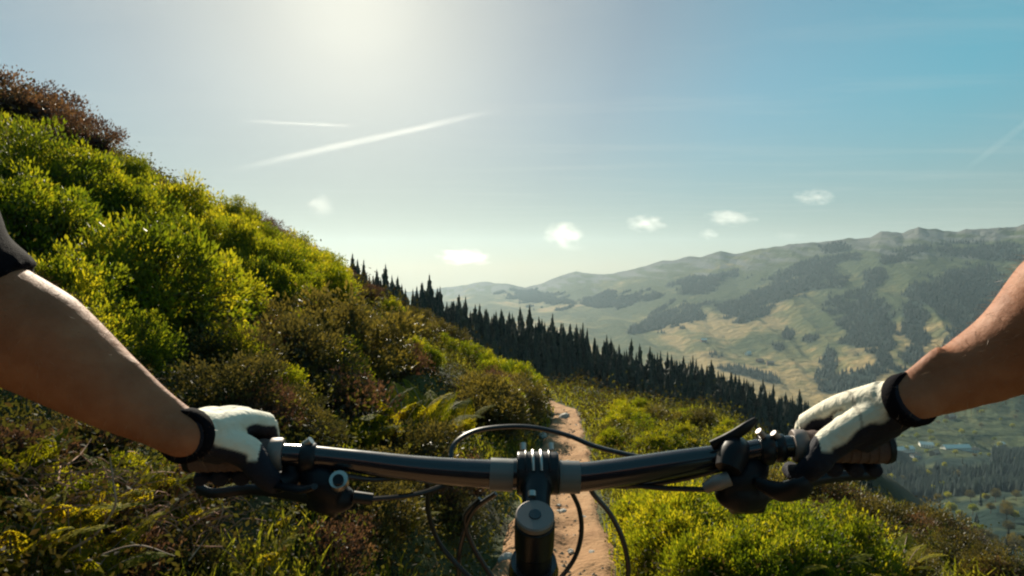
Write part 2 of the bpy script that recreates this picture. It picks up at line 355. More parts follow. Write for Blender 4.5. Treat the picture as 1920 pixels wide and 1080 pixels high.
# woods on the far slopes: thousands of tiny spruces nobody could count
prob = (forest.ravel() > .55) & (MY.ravel() > 850) & (np.arange(forest.size) // forest.shape[1] < 262)
rr = np.random.RandomState(3); idx = np.nonzero(prob)[0]
nI, nJ = MX.shape
ii = idx // nJ; jj = idx % nJ; ok = (ii < nI - 1) & (jj < nJ - 1) & (jj > 40); ii = ii[ok]; jj = jj[ok]
area = np.abs((MX[ii, jj + 1] - MX[ii, jj]) * (MY[ii + 1, jj] - MY[ii, jj])) * np.where(MY[ii, jj] < 1400, 2.6, 1); pr = area / area.sum()
K = 42000; pick = rr.choice(len(ii), K, p=pr); a_ = rr.rand(K); b_ = rr.rand(K); ii = ii[pick]; jj = jj[pick]
bil = lambda A: (A[ii, jj] * (1 - a_) + A[ii, jj + 1] * a_) * (1 - b_) + (A[ii + 1, jj] * (1 - a_) + A[ii + 1, jj + 1] * a_) * b_
bx_, by_, bz_ = bil(MX), bil(MY), bil(MZ) + CAMZ
_px, _py = project(bx_, by_, bz_); _ok = ~((_px > 1680) & (_px < 1860) & (_py > 822) & (_py < 885)); bx_, by_, bz_ = bx_[_ok], by_[_ok], bz_[_ok]; K = len(bx_)      # the village clearing
hh = rr.uniform(11, 24, K); rr_ = hh * rr.uniform(.17, .25, K); th0 = rr.rand(K) * 6.28
V = np.zeros((K, 6, 3))
for k in range(5): V[:, k] = np.stack([bx_ + rr_ * np.cos(th0 + k * 1.2566), by_ + rr_ * np.sin(th0 + k * 1.2566), bz_ - 1], -1)
V[:, 5] = np.stack([bx_, by_, bz_ + hh], -1)
base = (np.arange(K) * 6)[:, None]
fs = np.concatenate([base + np.array([[k, (k + 1) % 5, 5]]) for k in range(5)])
tt = np.repeat(rr.rand(K), 6)[:, None]
tag(link('far_forest', np_mesh('far_forest', V.reshape(-1, 3), [fs], M['needle_far'], np.repeat(tt, 3, 1))), 'dark spruce woods covering patches of the far mountainside', 'forest', None, 'stuff')

# ------------------------------------------------------------------ the wooded spur ahead
sk = np.array([[330, 380], [480, 415], [560, 435], [600, 446], [660, 464], [720, 488], [780, 520], [850, 553], [900, 568], [960, 584], [1050, 606], [1130, 628], [1200, 648], [1300, 674], [1400, 708], [1480, 734], [1540, 756], [1600, 790], [1680, 860], [1760, 960], [1900, 1200], [2300, 1600]], float)
spx = np.linspace(330, 2200, 140); su = (spx - 960) / F
SD = 95 + np.clip(spx - 480, 0, 2000) * .135; TH = 13.5
SZ = vline(np.interp(spx, sk[:, 0], sk[:, 1])) * SD - TH * .82
def spur_z(u, y):
    px = 960 + u * F; D = 95 + np.clip(px - 480, 0, 2000) * .135
    zr = vline(np.interp(px, sk[:, 0], sk[:, 1])) * D - TH * .82
    k = y / D
    return np.where(k < 1, zr - .50 * (D - y), zr - .35 * (y - D)) + CAMZ + 1.2 * fbm(u * y / 12, y / 12, 3)
kk = np.linspace(.42, 1.7, 70)
SU, SK = np.meshgrid(su, kk); SYY = SK * SD[None, :]; SXX = SU * SYY
M['spur'] = noise_mat('forest_floor', (.018, .024, .012), (.05, .05, .025), .15, .95, .5, 1.5, .1, dist=.3)
tag(link('wooded_hill', grid_mesh('wooded_hill', SXX, SYY, spur_z(SU, SYY), M['spur'])), 'steep wooded spur below the trail', None, None, 'structure')

def conifer_meshes(seed, H, slender=.17):
    r = np.random.RandomState(seed); V = []; T = []; n = 0; Fq = []
    nw = 21
    for i in range(nw):
        q = i / (nw - 1); z = H * (.10 + .88 * q ** .93); R = H * slender * (1 - q) ** .85 * r.uniform(.62, 1.25) + .12
        nb = 8 if q < .8 else 5
        for k in range(nb):
            th = 6.283 * (k + r.rand() * .8) / nb + i; ln = R * r.uniform(.5, 1.25); dr = ln * r.uniform(.35, .6); wd = ln * r.uniform(.22, .34) + .1
            c, s = math.cos(th), math.sin(th)
            mid = np.array([c * ln * .55, s * ln * .55, z - dr * .25]); tip = np.array([c * ln, s * ln, z - dr])
            pe = np.array([-s, c, 0]) * wd; root = np.array([0, 0, z + .12 * H / nw])
            pts = [root, mid + pe + [0, 0, -.35 * wd], mid + [0, 0, .3 * wd], mid - pe + [0, 0, -.35 * wd], tip, mid * .8 + [0, 0, -.8 * wd - .2]]
            V += pts; Fq += [(n, n + 1, n + 2), (n, n + 2, n + 3), (n + 1, n + 4, n + 2), (n + 2, n + 4, n + 3), (n + 1, n + 5, n + 4), (n + 3, n + 4, n + 5)]
            T += [r.rand()] * 6; n += 6
    V += [np.array([.07, 0, H * .95]), np.array([-.05, .06, H * .95]), np.array([-.05, -.06, H * .95]), np.array([0, 0, H * 1.03])]; Fq += [(n, n + 1, n + 3), (n + 1, n + 2, n + 3), (n + 2, n, n + 3)]; T += [.5] * 4
    crown = np_mesh('conifer_crown', np.array(V), [np.array(Fq)], M['needle'], np.repeat(np.array(T)[:, None], 3, 1))
    g = Geo(); tube(g, [(0, 0, -.8), (0, 0, H * .4), (0, 0, H * .97)], [H * .014, H * .010, .03], 6, 3); return crown, g.mesh('conifer_trunk', M['bark'])
CON = [conifer_meshes(40 + i, 14, s) for i, s in enumerate((.15, .20, .175, .135, .22, .18))]
def add_conifer(loc, scale, k, label, group, name='spruce_tree'):
    e = empty(name, loc); e.rotation_euler = (random.gauss(0, .025), random.gauss(0, .025), random.random() * 6.28); e.scale = (scale * random.uniform(.8, 1.25),) * 2 + (scale,)
    tag(e, label, 'tree', group); link('crown', CON[k][0], e); link('trunk', CON[k][1], e); return e
rs = random.Random(21); cnt = 0
TREES = []
def spur_tree(px, k, scale, label, group):
    u = (px - 960) / F; D = 95 + max(0, px - 480) * .135; y = D * k
    o = add_conifer((u * y, y, float(spur_z(np.array(u), np.array(y)))), scale, rs.randrange(6), label, group)
    pl = [(700, 'on the crest above the shrubs'), (800, 'on the crest where the shrubs end'), (900, 'under the largest cloud'), (1000, 'before the farthest ridge'), (1100, 'below the far peak'), (1200, 'above the trail end'), (1300, 'behind the knoll top'), (1400, 'beside the yellow far meadow'), (1500, 'behind the release lever'), (9999, 'next to the right glove')]
    TREES.append((o, ('tall ' if scale > 1 else '') + 'dark spruce, ' + ('top row, ' if k > .94 else 'second row, ' if k > .88 else 'third row, ' if k > .82 else 'lowest row, ') + next(t_ for q, t_ in pl if px < q), px))
for i in range(138):                                              # the row that stands against the sky and the far slopes
    px = 540 + i * (1600 - 540) / 138 + rs.uniform(-5, 5)
    far = px < 800
    spur_tree(px, rs.uniform(.95, 1.05), rs.uniform(.5, 1.06) * (.74 if far else 1),
              'small dark spruce on the hill crest against the pale sky, above the shrubs' if far else 'dark spruce in the top row of the wooded spur, before the far mountain',
              'spruces on the sky line of the spur' if far else 'spruces along the top of the spur')
for rowi, kf in enumerate((.91, .85, .79)):
    nrow = 54 - rowi * 4
    for i in range(nrow):
        px = 790 + i * (1580 - 790) / nrow + rs.uniform(-8, 8)
        spur_tree(px, kf + rs.uniform(-.025, .025), rs.uniform(.6, 1.0), 'dark spruce deep in the shaded wood between knoll and far mountain', 'spruces filling the shaded side of the spur')

# the rest of that wood, too many to count
def merged_conifers(n, seed):
    r = np.random.RandomState(seed); Vs = []; Fs = []; Ts = []; off = 0
    src = []
    for c, _t in CON:
        v = np.empty(len(c.vertices) * 3, np.float32); c.vertices.foreach_get('co', v); f = np.empty(len(c.loops), np.int32); c.loops.foreach_get('vertex_index', f)
        a = np.empty(len(c.vertices) * 4, np.float32); c.attributes['tint'].data.foreach_get('color', a); src.append((v.reshape(-1, 3), f.reshape(-1, 3), a.reshape(-1, 4)[:, :3]))
    for i in range(n):
        px = r.uniform(540, 1640); k = r.uniform(.93, 1.04) if i % 5 < 3 else r.uniform(.78, 1.0); u = (px - 960) / F; y = (95 + max(0, px - 480) * .135) * k; sc = r.uniform(.5, .88) * (.66 if px < 780 else 1)
        v, f, a = src[r.randint(6)]; th = r.rand() * 6.28; c, s_ = math.cos(th) * sc, math.sin(th) * sc
        w_ = np.stack([v[:, 0] * c - v[:, 1] * s_ + u * y, v[:, 0] * s_ + v[:, 1] * c + y, v[:, 2] * sc + float(spur_z(np.array(u), np.array(y)))], -1)
        Vs.append(w_); Fs.append(f + off); Ts.append(a); off += len(v)
    return np_mesh('dense_wood', np.concatenate(Vs), [np.concatenate(Fs)], M['needle'], np.concatenate(Ts))
tag(link('dense_wood', merged_conifers(900, 77)), 'mass of dark spruces filling the wooded spur between the nearer trees', 'forest', None, 'stuff')

# ------------------------------------------------------------------ plants
def leaves_np(r, C, Ddir, length, width, fold=.25, tint=None):
    """folded rhombic leaves: base C, direction Ddir, two triangles each"""
    n = len(C); Ddir = Ddir / (np.linalg.norm(Ddir, axis=1)[:, None] + 1e-9)
    rnd = r.normal(size=(n, 3)); S = np.cross(Ddir, rnd); S /= np.linalg.norm(S, axis=1)[:, None] + 1e-9
    Nn = np.cross(S, Ddir); ln = length[:, None]; wd = width[:, None]
    V = np.empty((n, 4, 3)); V[:, 0] = C; V[:, 1] = C + Ddir * ln * .45 + S * wd * .5 + Nn * wd * fold; V[:, 2] = C + Ddir * ln; V[:, 3] = C + Ddir * ln * .45 - S * wd * .5 + Nn * wd * fold
    b = (np.arange(n) * 4)[:, None]
    f = np.concatenate([b + np.array([[0, 1, 2]]), b + np.array([[0, 2, 3]])])
    t = np.repeat(r.rand(n) if tint is None else tint, 4)[:, None]
    return V.reshape(-1, 3), f, np.repeat(t, 3, 1)
def shrub_meshes(seed, mat, nclump=46, per=85, leaf=.075, squash=.8, upright=.5):
    """a shrub of unit radius: leafy twigs at the ends of branching stems"""
    r = np.random.RandomState(seed); Cs = []; g = Geo(); allC = []; allD = []; T = []
    for i in range(nclump):
        th = r.rand() * 6.283; el = math.asin(r.uniform(-.05, 1)); rad = r.uniform(.5, 1.0) ** .6 * r.uniform(.82, 1.12)
        c = np.array([math.cos(th) * math.cos(el) * rad, math.sin(th) * math.cos(el) * rad, (.12 + math.sin(el) * rad) * squash * 1.15])
        Cs.append(c); b = np.array([r.normal() * .06, r.normal() * .06, -.05])
        if i % 2 == 0: tube(g, [b, c * .45 + [0, 0, .12], c * (1.22 if i % 6 == 0 else 1.0)], [.018, .012, .004], 4, 3)
        ct = np.clip(.38 + .38 * r.normal(), 0, 1); k = int(per * r.uniform(.6, 1.3)); cs = (46. / nclump) ** .33; q = np.clip(r.normal(size=(k, 3)), -1.9, 1.9) * np.array([.125, .125, .10]) * cs
        allC.append(c + q); d = q * 5 + c * .7 + r.normal(size=(k, 3)) * .55 + np.array([0, 0, upright]); allD.append(d); T.append(np.clip(ct + r.normal(size=k) * .2, 0, 1))
    C = np.concatenate(allC); D = np.concatenate(allD); T = np.concatenate(T); n = len(C)
    V, f, t = leaves_np(r, C, D, leaf * r.uniform(.5, 1.55, n), leaf * .55 * r.uniform(.55, 1.3, n), .2, T)
    kc = 420; q = r.normal(size=(kc, 3)); q /= np.linalg.norm(q, axis=1)[:, None]; q = q * r.uniform(.15, .62, kc)[:, None]; q[:, 2] = np.abs(q[:, 2]) * squash  # oversized inner leaves, added to block light and tinted darkest to deepen the shade
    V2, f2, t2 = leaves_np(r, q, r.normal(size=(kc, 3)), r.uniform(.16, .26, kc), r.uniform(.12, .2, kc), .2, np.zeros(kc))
    f = np.concatenate([f, f2 + len(V)]); V = np.concatenate([V, V2]); t = np.concatenate([t, t2])
    V[:, 2] = np.maximum(V[:, 2], -.05)
    return np_mesh('shrub_foliage', V, [f], mat, t), g.mesh('shrub_stems', M['bark'])
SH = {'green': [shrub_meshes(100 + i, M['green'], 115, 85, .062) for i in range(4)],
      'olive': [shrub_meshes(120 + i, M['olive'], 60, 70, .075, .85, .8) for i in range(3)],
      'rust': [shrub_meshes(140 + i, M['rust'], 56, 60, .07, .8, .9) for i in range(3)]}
def fern_meshes(seed, nf=9, mat=None):
    r = np.random.RandomState(seed); g = Geo(); allC = []; allD = []; allN = []; Ln = []; T = []
    VV = []; FF = []; TT = []; n0 = 0
    for k in range(nf):
        th = 6.283 * k / nf + r.uniform(-.3, .3); c, s = math.cos(th), math.sin(th); Lf = r.uniform(.75, 1.1); lean = r.uniform(.30, .70); ft = r.uniform(.2, .9)
        tq = np.linspace(0, 1, 30); 
        hx = lean * Lf * (tq * .55 + .45 * tq ** 2); hz = Lf * (tq * 1.0 - .52 * tq ** 2.2 * (lean + .35))
        path = np.stack([hx * c, hx * s, hz], -1); tube(g, path[::5].tolist(), [.010, .006, .002], 4, 3)
        side = np.array([-s, c, 0.]); tang = np.gradient(path, axis=0); tang /= np.linalg.norm(tang, axis=1)[:, None]
        for i in range(4, 30):
            q = (i - 4) / 25.; pl = Lf * .24 * (math.sin(min(1, q * 3 + .35) * 1.57)) * (1 - q) ** .75 + .012
            for sg in (-1, 1):
                d = side * sg * .9 + tang[i] * .45 + np.array([0, 0, -.18 - .1 * r.rand()]); d /= np.linalg.norm(d)
                nl = max(2, int(pl / .028))
                nrm = np.cross(d, tang[i]); 
                for j in range(nl):
                    w_ = (j + .5) / nl; p = path[i] + d * pl * w_; ll = .036 * (1 - w_ * .75) + .006
                    sd_ = np.cross(nrm, d)
                    for s2 in (-1, 1):
                        dd = sd_ * s2 + d * .55 + nrm * r.normal() * .15
                        allC.append(p); allD.append(dd); allN.append(nrm); Ln.append(ll); T.append(np.clip(ft + r.normal() * .15, 0, 1))
    C = np.array(allC); D = np.array(allD); Ln = np.array(Ln); D /= np.linalg.norm(D, axis=1)[:, None]
    # leaflets lie in the plane of the frond
    S = np.cross(D, np.array(allN)); S /= np.linalg.norm(S, axis=1)[:, None] + 1e-9
    V = np.empty((len(C), 4, 3)); ln = Ln[:, None]
    V[:, 0] = C - D * ln * .1; V[:, 1] = C + D * ln * .45 + S * ln * .40; V[:, 2] = C + D * ln * 1.15; V[:, 3] = C + D * ln * .45 - S * ln * .40
    b = (np.arange(len(C)) * 4)[:, None]; f = b + np.array([[0, 1, 2, 3]])
    t = np.repeat(np.repeat(np.array(T), 4)[:, None], 3, 1)
    return np_mesh('fern_fronds', V.reshape(-1, 3), [f], mat or M['fern'], t), g.mesh('fern_stalks', M['twig'])
FE = [fern_meshes(200 + i, 7 + i % 3) for i in range(4)]
PL = {'g': ('leafy_shrub', SH['green'], 'foliage', 'stems', 'shrub'), 'o': ('heath_shrub', SH['olive'], 'foliage', 'stems', 'shrub'), 'r': ('rust_shrub', SH['rust'], 'foliage', 'stems', 'shrub'), 'f': ('fern', FE, 'fronds', 'stalks', 'fern')}
LAND = [(490, 508, 'by the bright pink flower'), (690, 540, 'below the crest spruces'), (1010, 720, 'where the trail bends'), (760, 780, 'above the left half of the handlebar'), (330, 640, 'over the bare forearm'), (640, 960, 'under the left brake lever'), (850, 1010, 'beside the left cable loops'),
        (120, 980, 'in the bottom corner under the forearm'), (1150, 780, 'on the knoll next to the trail'), (1240, 770, 'on top of the knoll'), (1330, 810, 'at the right end of the knoll'), (1340, 1000, 'under the right brake lever'), (1580, 960, 'below the right glove'), (1800, 1030, 'on the brink above the village'), (80, 300, 'just under the brown crest'),
        (400, 420, 'midway along the sunny crest'), (150, 500, 'beside the sleeve hem'), (600, 660, 'in the shaded hollow of the bank'), (850, 650, 'on the bank before the trail bend'), (1170, 1000, 'on the right edge of the trail'), (440, 780, 'behind the left glove'), (60, 160, 'on the topmost crest'), (560, 440, 'on the sky line of the hill')]
KN = {'g': 'yellow-green leafy shrub', 'o': 'olive heath shrub', 'r': 'rust-brown shrub', 'f': 'feathery green fern'}
REG = []
def named(o, base, px): REG.append((o, base, px)); return o
def where(px, py): return min(LAND, key=lambda q: (q[0] - px) ** 2 + (1.6 * (q[1] - py)) ** 2)[2]
ORD = ['leftmost', 'second', 'third', 'fourth', 'fifth', 'sixth', 'seventh', 'eighth', 'ninth', 'tenth', 'eleventh', 'twelfth', 'thirteenth', 'fourteenth', 'fifteenth', 'sixteenth', 'seventeenth', 'eighteenth', 'nineteenth', 'twentieth']
def finish_labels():
    d = {}
    for o, b, px in REG: d.setdefault(b, []).append((px, o))
    for b, lst in d.items():
        lst.sort(key=lambda q: q[0])
        for i, (px, o) in enumerate(lst):
            o['label'] = b if len(lst) == 1 else b + (', leftmost there' if i == 0 else ', rightmost there' if i == len(lst) - 1 else ', %s from left' % (ORD[i] if i < 20 else 'number %d' % (i + 1)))
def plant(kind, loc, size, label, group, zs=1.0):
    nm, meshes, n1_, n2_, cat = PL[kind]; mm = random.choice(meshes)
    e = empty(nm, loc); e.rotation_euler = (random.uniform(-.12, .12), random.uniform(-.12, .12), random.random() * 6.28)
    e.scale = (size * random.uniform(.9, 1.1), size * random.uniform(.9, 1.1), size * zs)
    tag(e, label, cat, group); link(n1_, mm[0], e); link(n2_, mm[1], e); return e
def at_px(kind, cx, cy, hp, label, group=None, zs=1.0):
    """a plant whose middle shows at (cx, cy) and that stands hp high there, rooted on the hillside"""
    for q in (.5, .3, .7, .9, 1.2, 1.6):
        p = hit(cx, cy + hp * q)
        if p is not None and p.y < 60: break
    if p is None or p.y > 70: return None
    size = hp * p.y / F * {'g': 1 / 1.55, 'f': 1 / .8}.get(kind, 1 / 1.15); zs = 1.3 if kind == 'g' else 1.0
    if abs(p.x - float(xt(p.y))) < .5 + size * .75:                       # keep the trail clear
        p.x = float(xt(p.y)) + math.copysign(.5 + size * .8, p.x - float(xt(p.y))); p.z = float(hgt(p.x, p.y))
    o = plant(kind, p - Vector((0, 0, .04 * size)), size, label, group, zs)
    return named(o, ('small ' if hp < 55 else 'tall ' if hp > 125 else '') + KN[kind] + ' ' + where(cx, cy), cx)
G1 = 'leafy shrubs on the sunlit hillside'; G2 = 'olive heath shrubs on the bank'; G3 = 'rust brown shrubs on the hillside'; G4 = 'ferns on the bank beside the trail'; G5 = 'bright shrubs on the knoll beside the trail'
greens = [(60, 300, 170), (165, 330, 150), (20, 400, 200), (110, 420, 190), (225, 390, 150), (335, 385, 130), (290, 500, 240), (190, 520, 200), (415, 440, 120), (395, 530, 150), (480, 450, 95), (535, 470, 90), (580, 490, 80),
          (100, 540, 190), (50, 600, 150), (150, 620, 150), (255, 640, 120), (240, 320, 80), (440, 400, 70), (610, 500, 60), (470, 520, 110)]
for i in range(46):
    cx = random.uniform(0, 620); top = np.interp(cx, [0, 190, 300, 480, 620], [240, 300, 360, 420, 490]); cy = random.uniform(top + 25, np.interp(cx, [0, 300, 450, 620], [620, 620, 560, 540]))
    if (cx - 275) ** 2 / 75 ** 2 + (cy - 545) ** 2 / 65 ** 2 < 1 or (cx - 345) ** 2 + (cy - 405) ** 2 < 38 ** 2: continue      # hollows between the shrubs
    greens.append((cx, cy, random.uniform(55, 105)))
for cx, cy, hp in greens: at_px('g', cx, cy, hp, 'yellow-green leafy shrub on the sunlit left hillside below the crest', G1)
for cx, cy, hp in [(30, 175, 90), (110, 205, 85), (160, 245, 75), (70, 165, 60)]: at_px('r', cx, cy, hp, 'brown-leaved shrub on the topmost crest of the left hillside', 'brown shrubs on the crest')
for cx, cy, hp in [(250, 320, 45), (470, 405, 40), (500, 415, 42), (535, 432, 45), (565, 448, 45), (590, 458, 40), (640, 500, 34), (690, 545, 34)]: at_px('r', cx, cy, hp, 'small reddish shrub along the sky line of the left hillside', G3)
for cx, cy, hp in [(960, 700, 75), (1000, 720, 65), (925, 690, 60), (985, 680, 45), (770, 650, 60), (720, 655, 60), (1025, 745, 40)]: at_px('g', cx, cy, hp, 'yellow-green shrub at the end of the bank where the trail bends', 'shrubs where the trail bends')
for cx, cy, hp in [(700, 770, 150), (770, 765, 160), (830, 780, 140), (740, 790, 130), (860, 775, 110), (680, 800, 110)]: at_px('f', cx, cy, hp, 'bright green fern on the bank just above the handlebar', 'ferns above the handlebar')
for cx, cy, hp in [(50, 850, 190), (130, 950, 200), (230, 905, 170), (30, 1000, 220), (215, 1000, 170), (300, 890, 150), (150, 1050, 180), (340, 960, 140)]: at_px('f', cx, cy, hp, 'arching fern low on the bank under the bare forearm', 'ferns under the forearm')
rz = random.Random(5)
for i_, (cx, cy, hp) in enumerate([(790, 622, 45), (830, 642, 46), (872, 662, 50), (757, 600, 42), (818, 612, 36), (905, 672, 48), (735, 575, 40), (850, 630, 40), (780, 590, 34), (890, 650, 36)]): at_px('oggo'[i_ % 4], cx, cy, hp, 'x', G2)
for cx, cy, hp in [(600, 610, 150), (670, 630, 140), (540, 640, 140)]: at_px('o', cx, cy, hp, 'x', G2)
for i in range(84):
    cx = rz.uniform(420, 1010); lo = np.interp(cx, [420, 640, 700, 800, 1010], [545, 572, 600, 650, 730]); cy = rz.uniform(lo, np.interp(cx, [420, 700, 1010], [760, 760, 770])); hp = rz.uniform(48, 105) * (1 + (cy - 600) / 600)
    hp = min(hp, (cy - lo) * .9 + 34)
    if 650 < cx < 900 and cy > 680: continue
    at_px(rz.choice('oooorgg'), cx, cy, hp, 'low olive and brown heath shrub on the shaded bank left of the trail', G2)
for i in range(46):
    cx = rz.uniform(0, 940); cy = rz.uniform(800, 1075)
    at_px(rz.choice('oorrgf'), cx, cy, rz.uniform(60, 110), 'low mixed shrub at the foot of the bank below the handlebar', 'low shrubs below the handlebar')
for i in range(34):
    cx = rz.uniform(1120, 1370); cy = rz.uniform(np.interp(cx, [1120, 1230, 1370], [752, 745, 800]), 835)
    at_px(rz.choice('gggof'), cx, cy, rz.uniform(26, 48), 'small bright shrub on the grassy knoll beside the trail', G5)
for i in range(48):
    cx = rz.uniform(1190, 1600); cy = rz.uniform(945, 1075)
    at_px(rz.choice('ffggg'), cx, cy, rz.uniform(80, 160), 'sunlit yellow-green fern or shrub right of the trail in front of the handlebar', 'sunlit plants right of the trail')
for i in range(60):
    cx = rz.uniform(1450, 1900); cy = rz.uniform(np.interp(cx, [1450, 1700, 1900], [900, 925, 1050]), 1075)
    at_px(rz.choice('rooo'), cx, cy, rz.uniform(40, 75), 'low purple-brown heath shrub on the mound by the drop', 'heath shrubs on the mound')
for cx, cy, hp in [(1690, 1040, 120), (1540, 990, 110), (1600, 1060, 120)]: at_px('f', cx, cy, hp, 'tall bright fern standing out before the brown heath mound', 'tall ferns before the mound')

# ground cover: leaves and grass nobody could count
def scatter(n, seed, xr=(-22, 8), ymax=40):
    r = np.random.RandomState(seed); y = 1.2 + (ymax - 1.2) * r.rand(n) ** 2.2; x = r.uniform(-1.06, .98, n) * (y * 1.0 + 1.0)
    d = x - xt(y); k = (np.abs(d) > .33 + .16 * r.rand(n)) & (x > xr[0]) & (x < xr[1] + y * .1); return r, x[k], y[k]
r, x, y = scatter(330000, 1); n = len(x); sc = .010 + .0030 * y
z = hgt(x, y) + np.abs(r.normal(size=n)) * (.10 + .006 * y) * (.4 + 1.2 * vn(x * 1.3, y * 1.3))
D = r.normal(size=(n, 3)) + np.array([0, 0, .6])
V, f, t = leaves_np(r, np.stack([x, y, z], -1), D, sc * r.uniform(.8, 1.8, n), sc * r.uniform(.5, 1.0, n), .2, np.clip(vn(x * .8, y * .8) * .8 + r.normal(size=n) * .2, 0, 1))
M['cover'] = leaf_mat('leaf_cover', (.036, .020, .012), (.042, .044, .013), (.095, .10, .017), .42, (1.7, 1.5, .7), .7, .12)
tag(link('undergrowth', np_mesh('undergrowth', V, [f], M['cover'], t)), 'low mixed leaves covering the hillside soil', 'undergrowth', None, 'stuff')
r, x, y = scatter(120000, 2); k = (vn(x * .6 + 9, y * .6) + .55 * (x > xt(y)) + .30 * (np.abs(x - xt(y)) < 1.0)) > .74; x = x[k]; y = y[k]; n = len(x)
z = hgt(x, y) - .01; h = r.uniform(.06, .20, n) * (1 + .015 * y); wd = .004 + .0009 * y; th = r.rand(n) * 6.283; ln = r.uniform(.1, .7, n) * h
C, S = np.cos(th), np.sin(th); V = np.empty((n, 5, 3)); ph = r.rand(n) * 6.283; wx_, wy_ = np.cos(ph) * wd, np.sin(ph) * wd
V[:, 0] = np.stack([x - wx_, y - wy_, z], -1); V[:, 1] = np.stack([x + wx_, y + wy_, z], -1)
V[:, 2] = np.stack([x - wx_ * .8 + C * ln * .3, y - wy_ * .8 + S * ln * .3, z + h * .6], -1); V[:, 3] = np.stack([x + wx_ * .8 + C * ln * .3, y + wy_ * .8 + S * ln * .3, z + h * .6], -1)
V[:, 4] = np.stack([x + C * ln, y + S * ln, z + h], -1); b = (np.arange(n) * 5)[:, None]
tag(link('grass', np_mesh('grass', V.reshape(-1, 3), [b + np.array([[0, 1, 3, 2]]), b + np.array([[2, 3, 4]])], M['grass'], np.repeat(np.repeat(r.rand(n), 5)[:, None], 3, 1))), 'long grass along both edges of the trail', 'grass', None, 'stuff')


# ------------------------------------------------------------------ things in the valley
def mhit(px, py):                       # the point of the valley or mountain sheet seen in a direction
    j = int(np.argmin(np.abs(upx - px))); col = PYm[:, j]; k = int(np.nonzero(col <= py)[0][0]); k = max(k, 1)
    q = (col[k - 1] - py) / max(1e-6, col[k - 1] - col[k]); q = min(max(q, 0), 1)
    f_ = lambda A: float(A[k - 1, j] * (1 - q) + A[k, j] * q)
    return Vector((f_(MX), f_(MY), f_(MZ) + CAMZ))
M['wall'] = noise_mat('house_plaster', (.60, .56, .48), (.74, .70, .62), .6, .9, 0)
M['timber'] = noise_mat('house_timber', (.16, .09, .05), (.26, .15, .09), .8, .9, 0)
M['roof_red'] = noise_mat('roof_tile', (.30, .15, .10), (.42, .24, .16), .7, .9, 0)
M['roof_grey'] = noise_mat('roof_sheet', (.58, .54, .47), (.72, .68, .60), .7, .9, 0)
M['glass'] = noise_mat('window_glass', (.03, .04, .05), (.05, .06, .08), 2, .15, 0, spec=.6)
def house(loc, L_, W_, H_, rz, wallm, roofm, label, group):
    e = empty('farm_house', loc); e.rotation_euler = (0, 0, rz); tag(e, label, 'house', group)
    g = Geo(); hx, hy = L_ / 2, W_ / 2; rh = W_ * .32
    g.add([(-hx, -hy, -3), (hx, -hy, -3), (hx, hy, -3), (-hx, hy, -3), (-hx, -hy, H_), (hx, -hy, H_), (hx, hy, H_), (-hx, hy, H_), (-hx, 0, H_ + rh), (hx, 0, H_ + rh)],
          [(0, 1, 5, 4), (2, 3, 7, 6), (1, 2, 6, 9, 5), (3, 0, 4, 8, 7)]); g.obj('wall', wallm, e, False)
    ov = 1.0; g = Geo(); z0 = H_ - ov * .64; t_ = .35
    for sg in (-1, 1):
        a = [(-hx - ov, sg * (hy + ov), z0 + .05), (hx + ov, sg * (hy + ov), z0 + .05), (hx + ov, 0, H_ + rh + .05), (-hx - ov, 0, H_ + rh + .05)]
        g.add(a + [(p[0], p[1], p[2] + t_) for p in a], [(0, 1, 2, 3), (7, 6, 5, 4), (0, 4, 5, 1), (1, 5, 6, 2), (3, 7, 4, 0)])
    ro = g.obj('roof', roofm, e, False)
    g = Geo(); boxg(g, (hx * .4, hy * .3, H_ + rh), (1.0, 1.0, 2.4)); g.obj('chimney', wallm, ro, False)
    nwin = max(2, int(L_ / 5))
    for k in range(nwin):
        for zz in ([H_ * .3, H_ * .72] if H_ > 5 else [H_ * .5]):
            g = Geo(); boxg(g, (-hx + L_ * (k + .5) / nwin, -hy - .05, zz), (1.5, .25, 1.5)); g.obj('window', M['glass'], e, False)
    return e
HS = [(1702, 846, 46, 15, 6, .25, 'wall', 'roof_grey', 'long pale building at the near end of the valley village, beside the right glove'), (1745, 838, 26, 14, 7, -.3, 'wall', 'roof_grey', 'pale house with light roof in the middle of the valley village'),
      (1762, 852, 18, 12, 6, .5, 'timber', 'roof_red', 'timber house with red roof just below the pale village houses'), (1725, 858, 16, 11, 6, .1, 'wall', 'roof_red', 'small white house with red roof lowest in the village'),
      (1800, 842, 58, 16, 5, .06, 'wall', 'roof_grey', 'longest low building with a pale roof, right end of the village'), (1835, 848, 20, 12, 7, -.2, 'wall', 'roof_red', 'white house with red roof beside the longest low building'),
      (1885, 838, 18, 12, 7, .3, 'wall', 'roof_grey', 'lone white house apart from the village, near the picture edge'), (1790, 784, 24, 14, 6, .3, 'timber', 'roof_red', 'brown barn alone on the meadow under the right forearm'),
      (1428, 679, 26, 18, 8, .2, 'timber', 'roof_red', 'dark farmhouse on the far yellow meadow above the wood, first of two'), (1447, 683, 24, 16, 8, -.3, 'timber', 'roof_red', 'dark farmhouse on the far yellow meadow above the wood, second of two'),
      (1405, 665, 22, 16, 8, .5, 'wall', 'roof_grey', 'pale hut higher on the far meadow than the two dark farmhouses'), (1322, 640, 24, 16, 8, .1, 'timber', 'roof_grey', 'tiny farmhouse at the upper left edge of the far yellow meadow')]
for px, py, a, b_h, c_h, rz_, wm, rm, lb in HS: house(mhit(px, py), a, b_h, c_h, rz_, M[wm], M[rm], lb, 'houses in the valley and on the far slope')
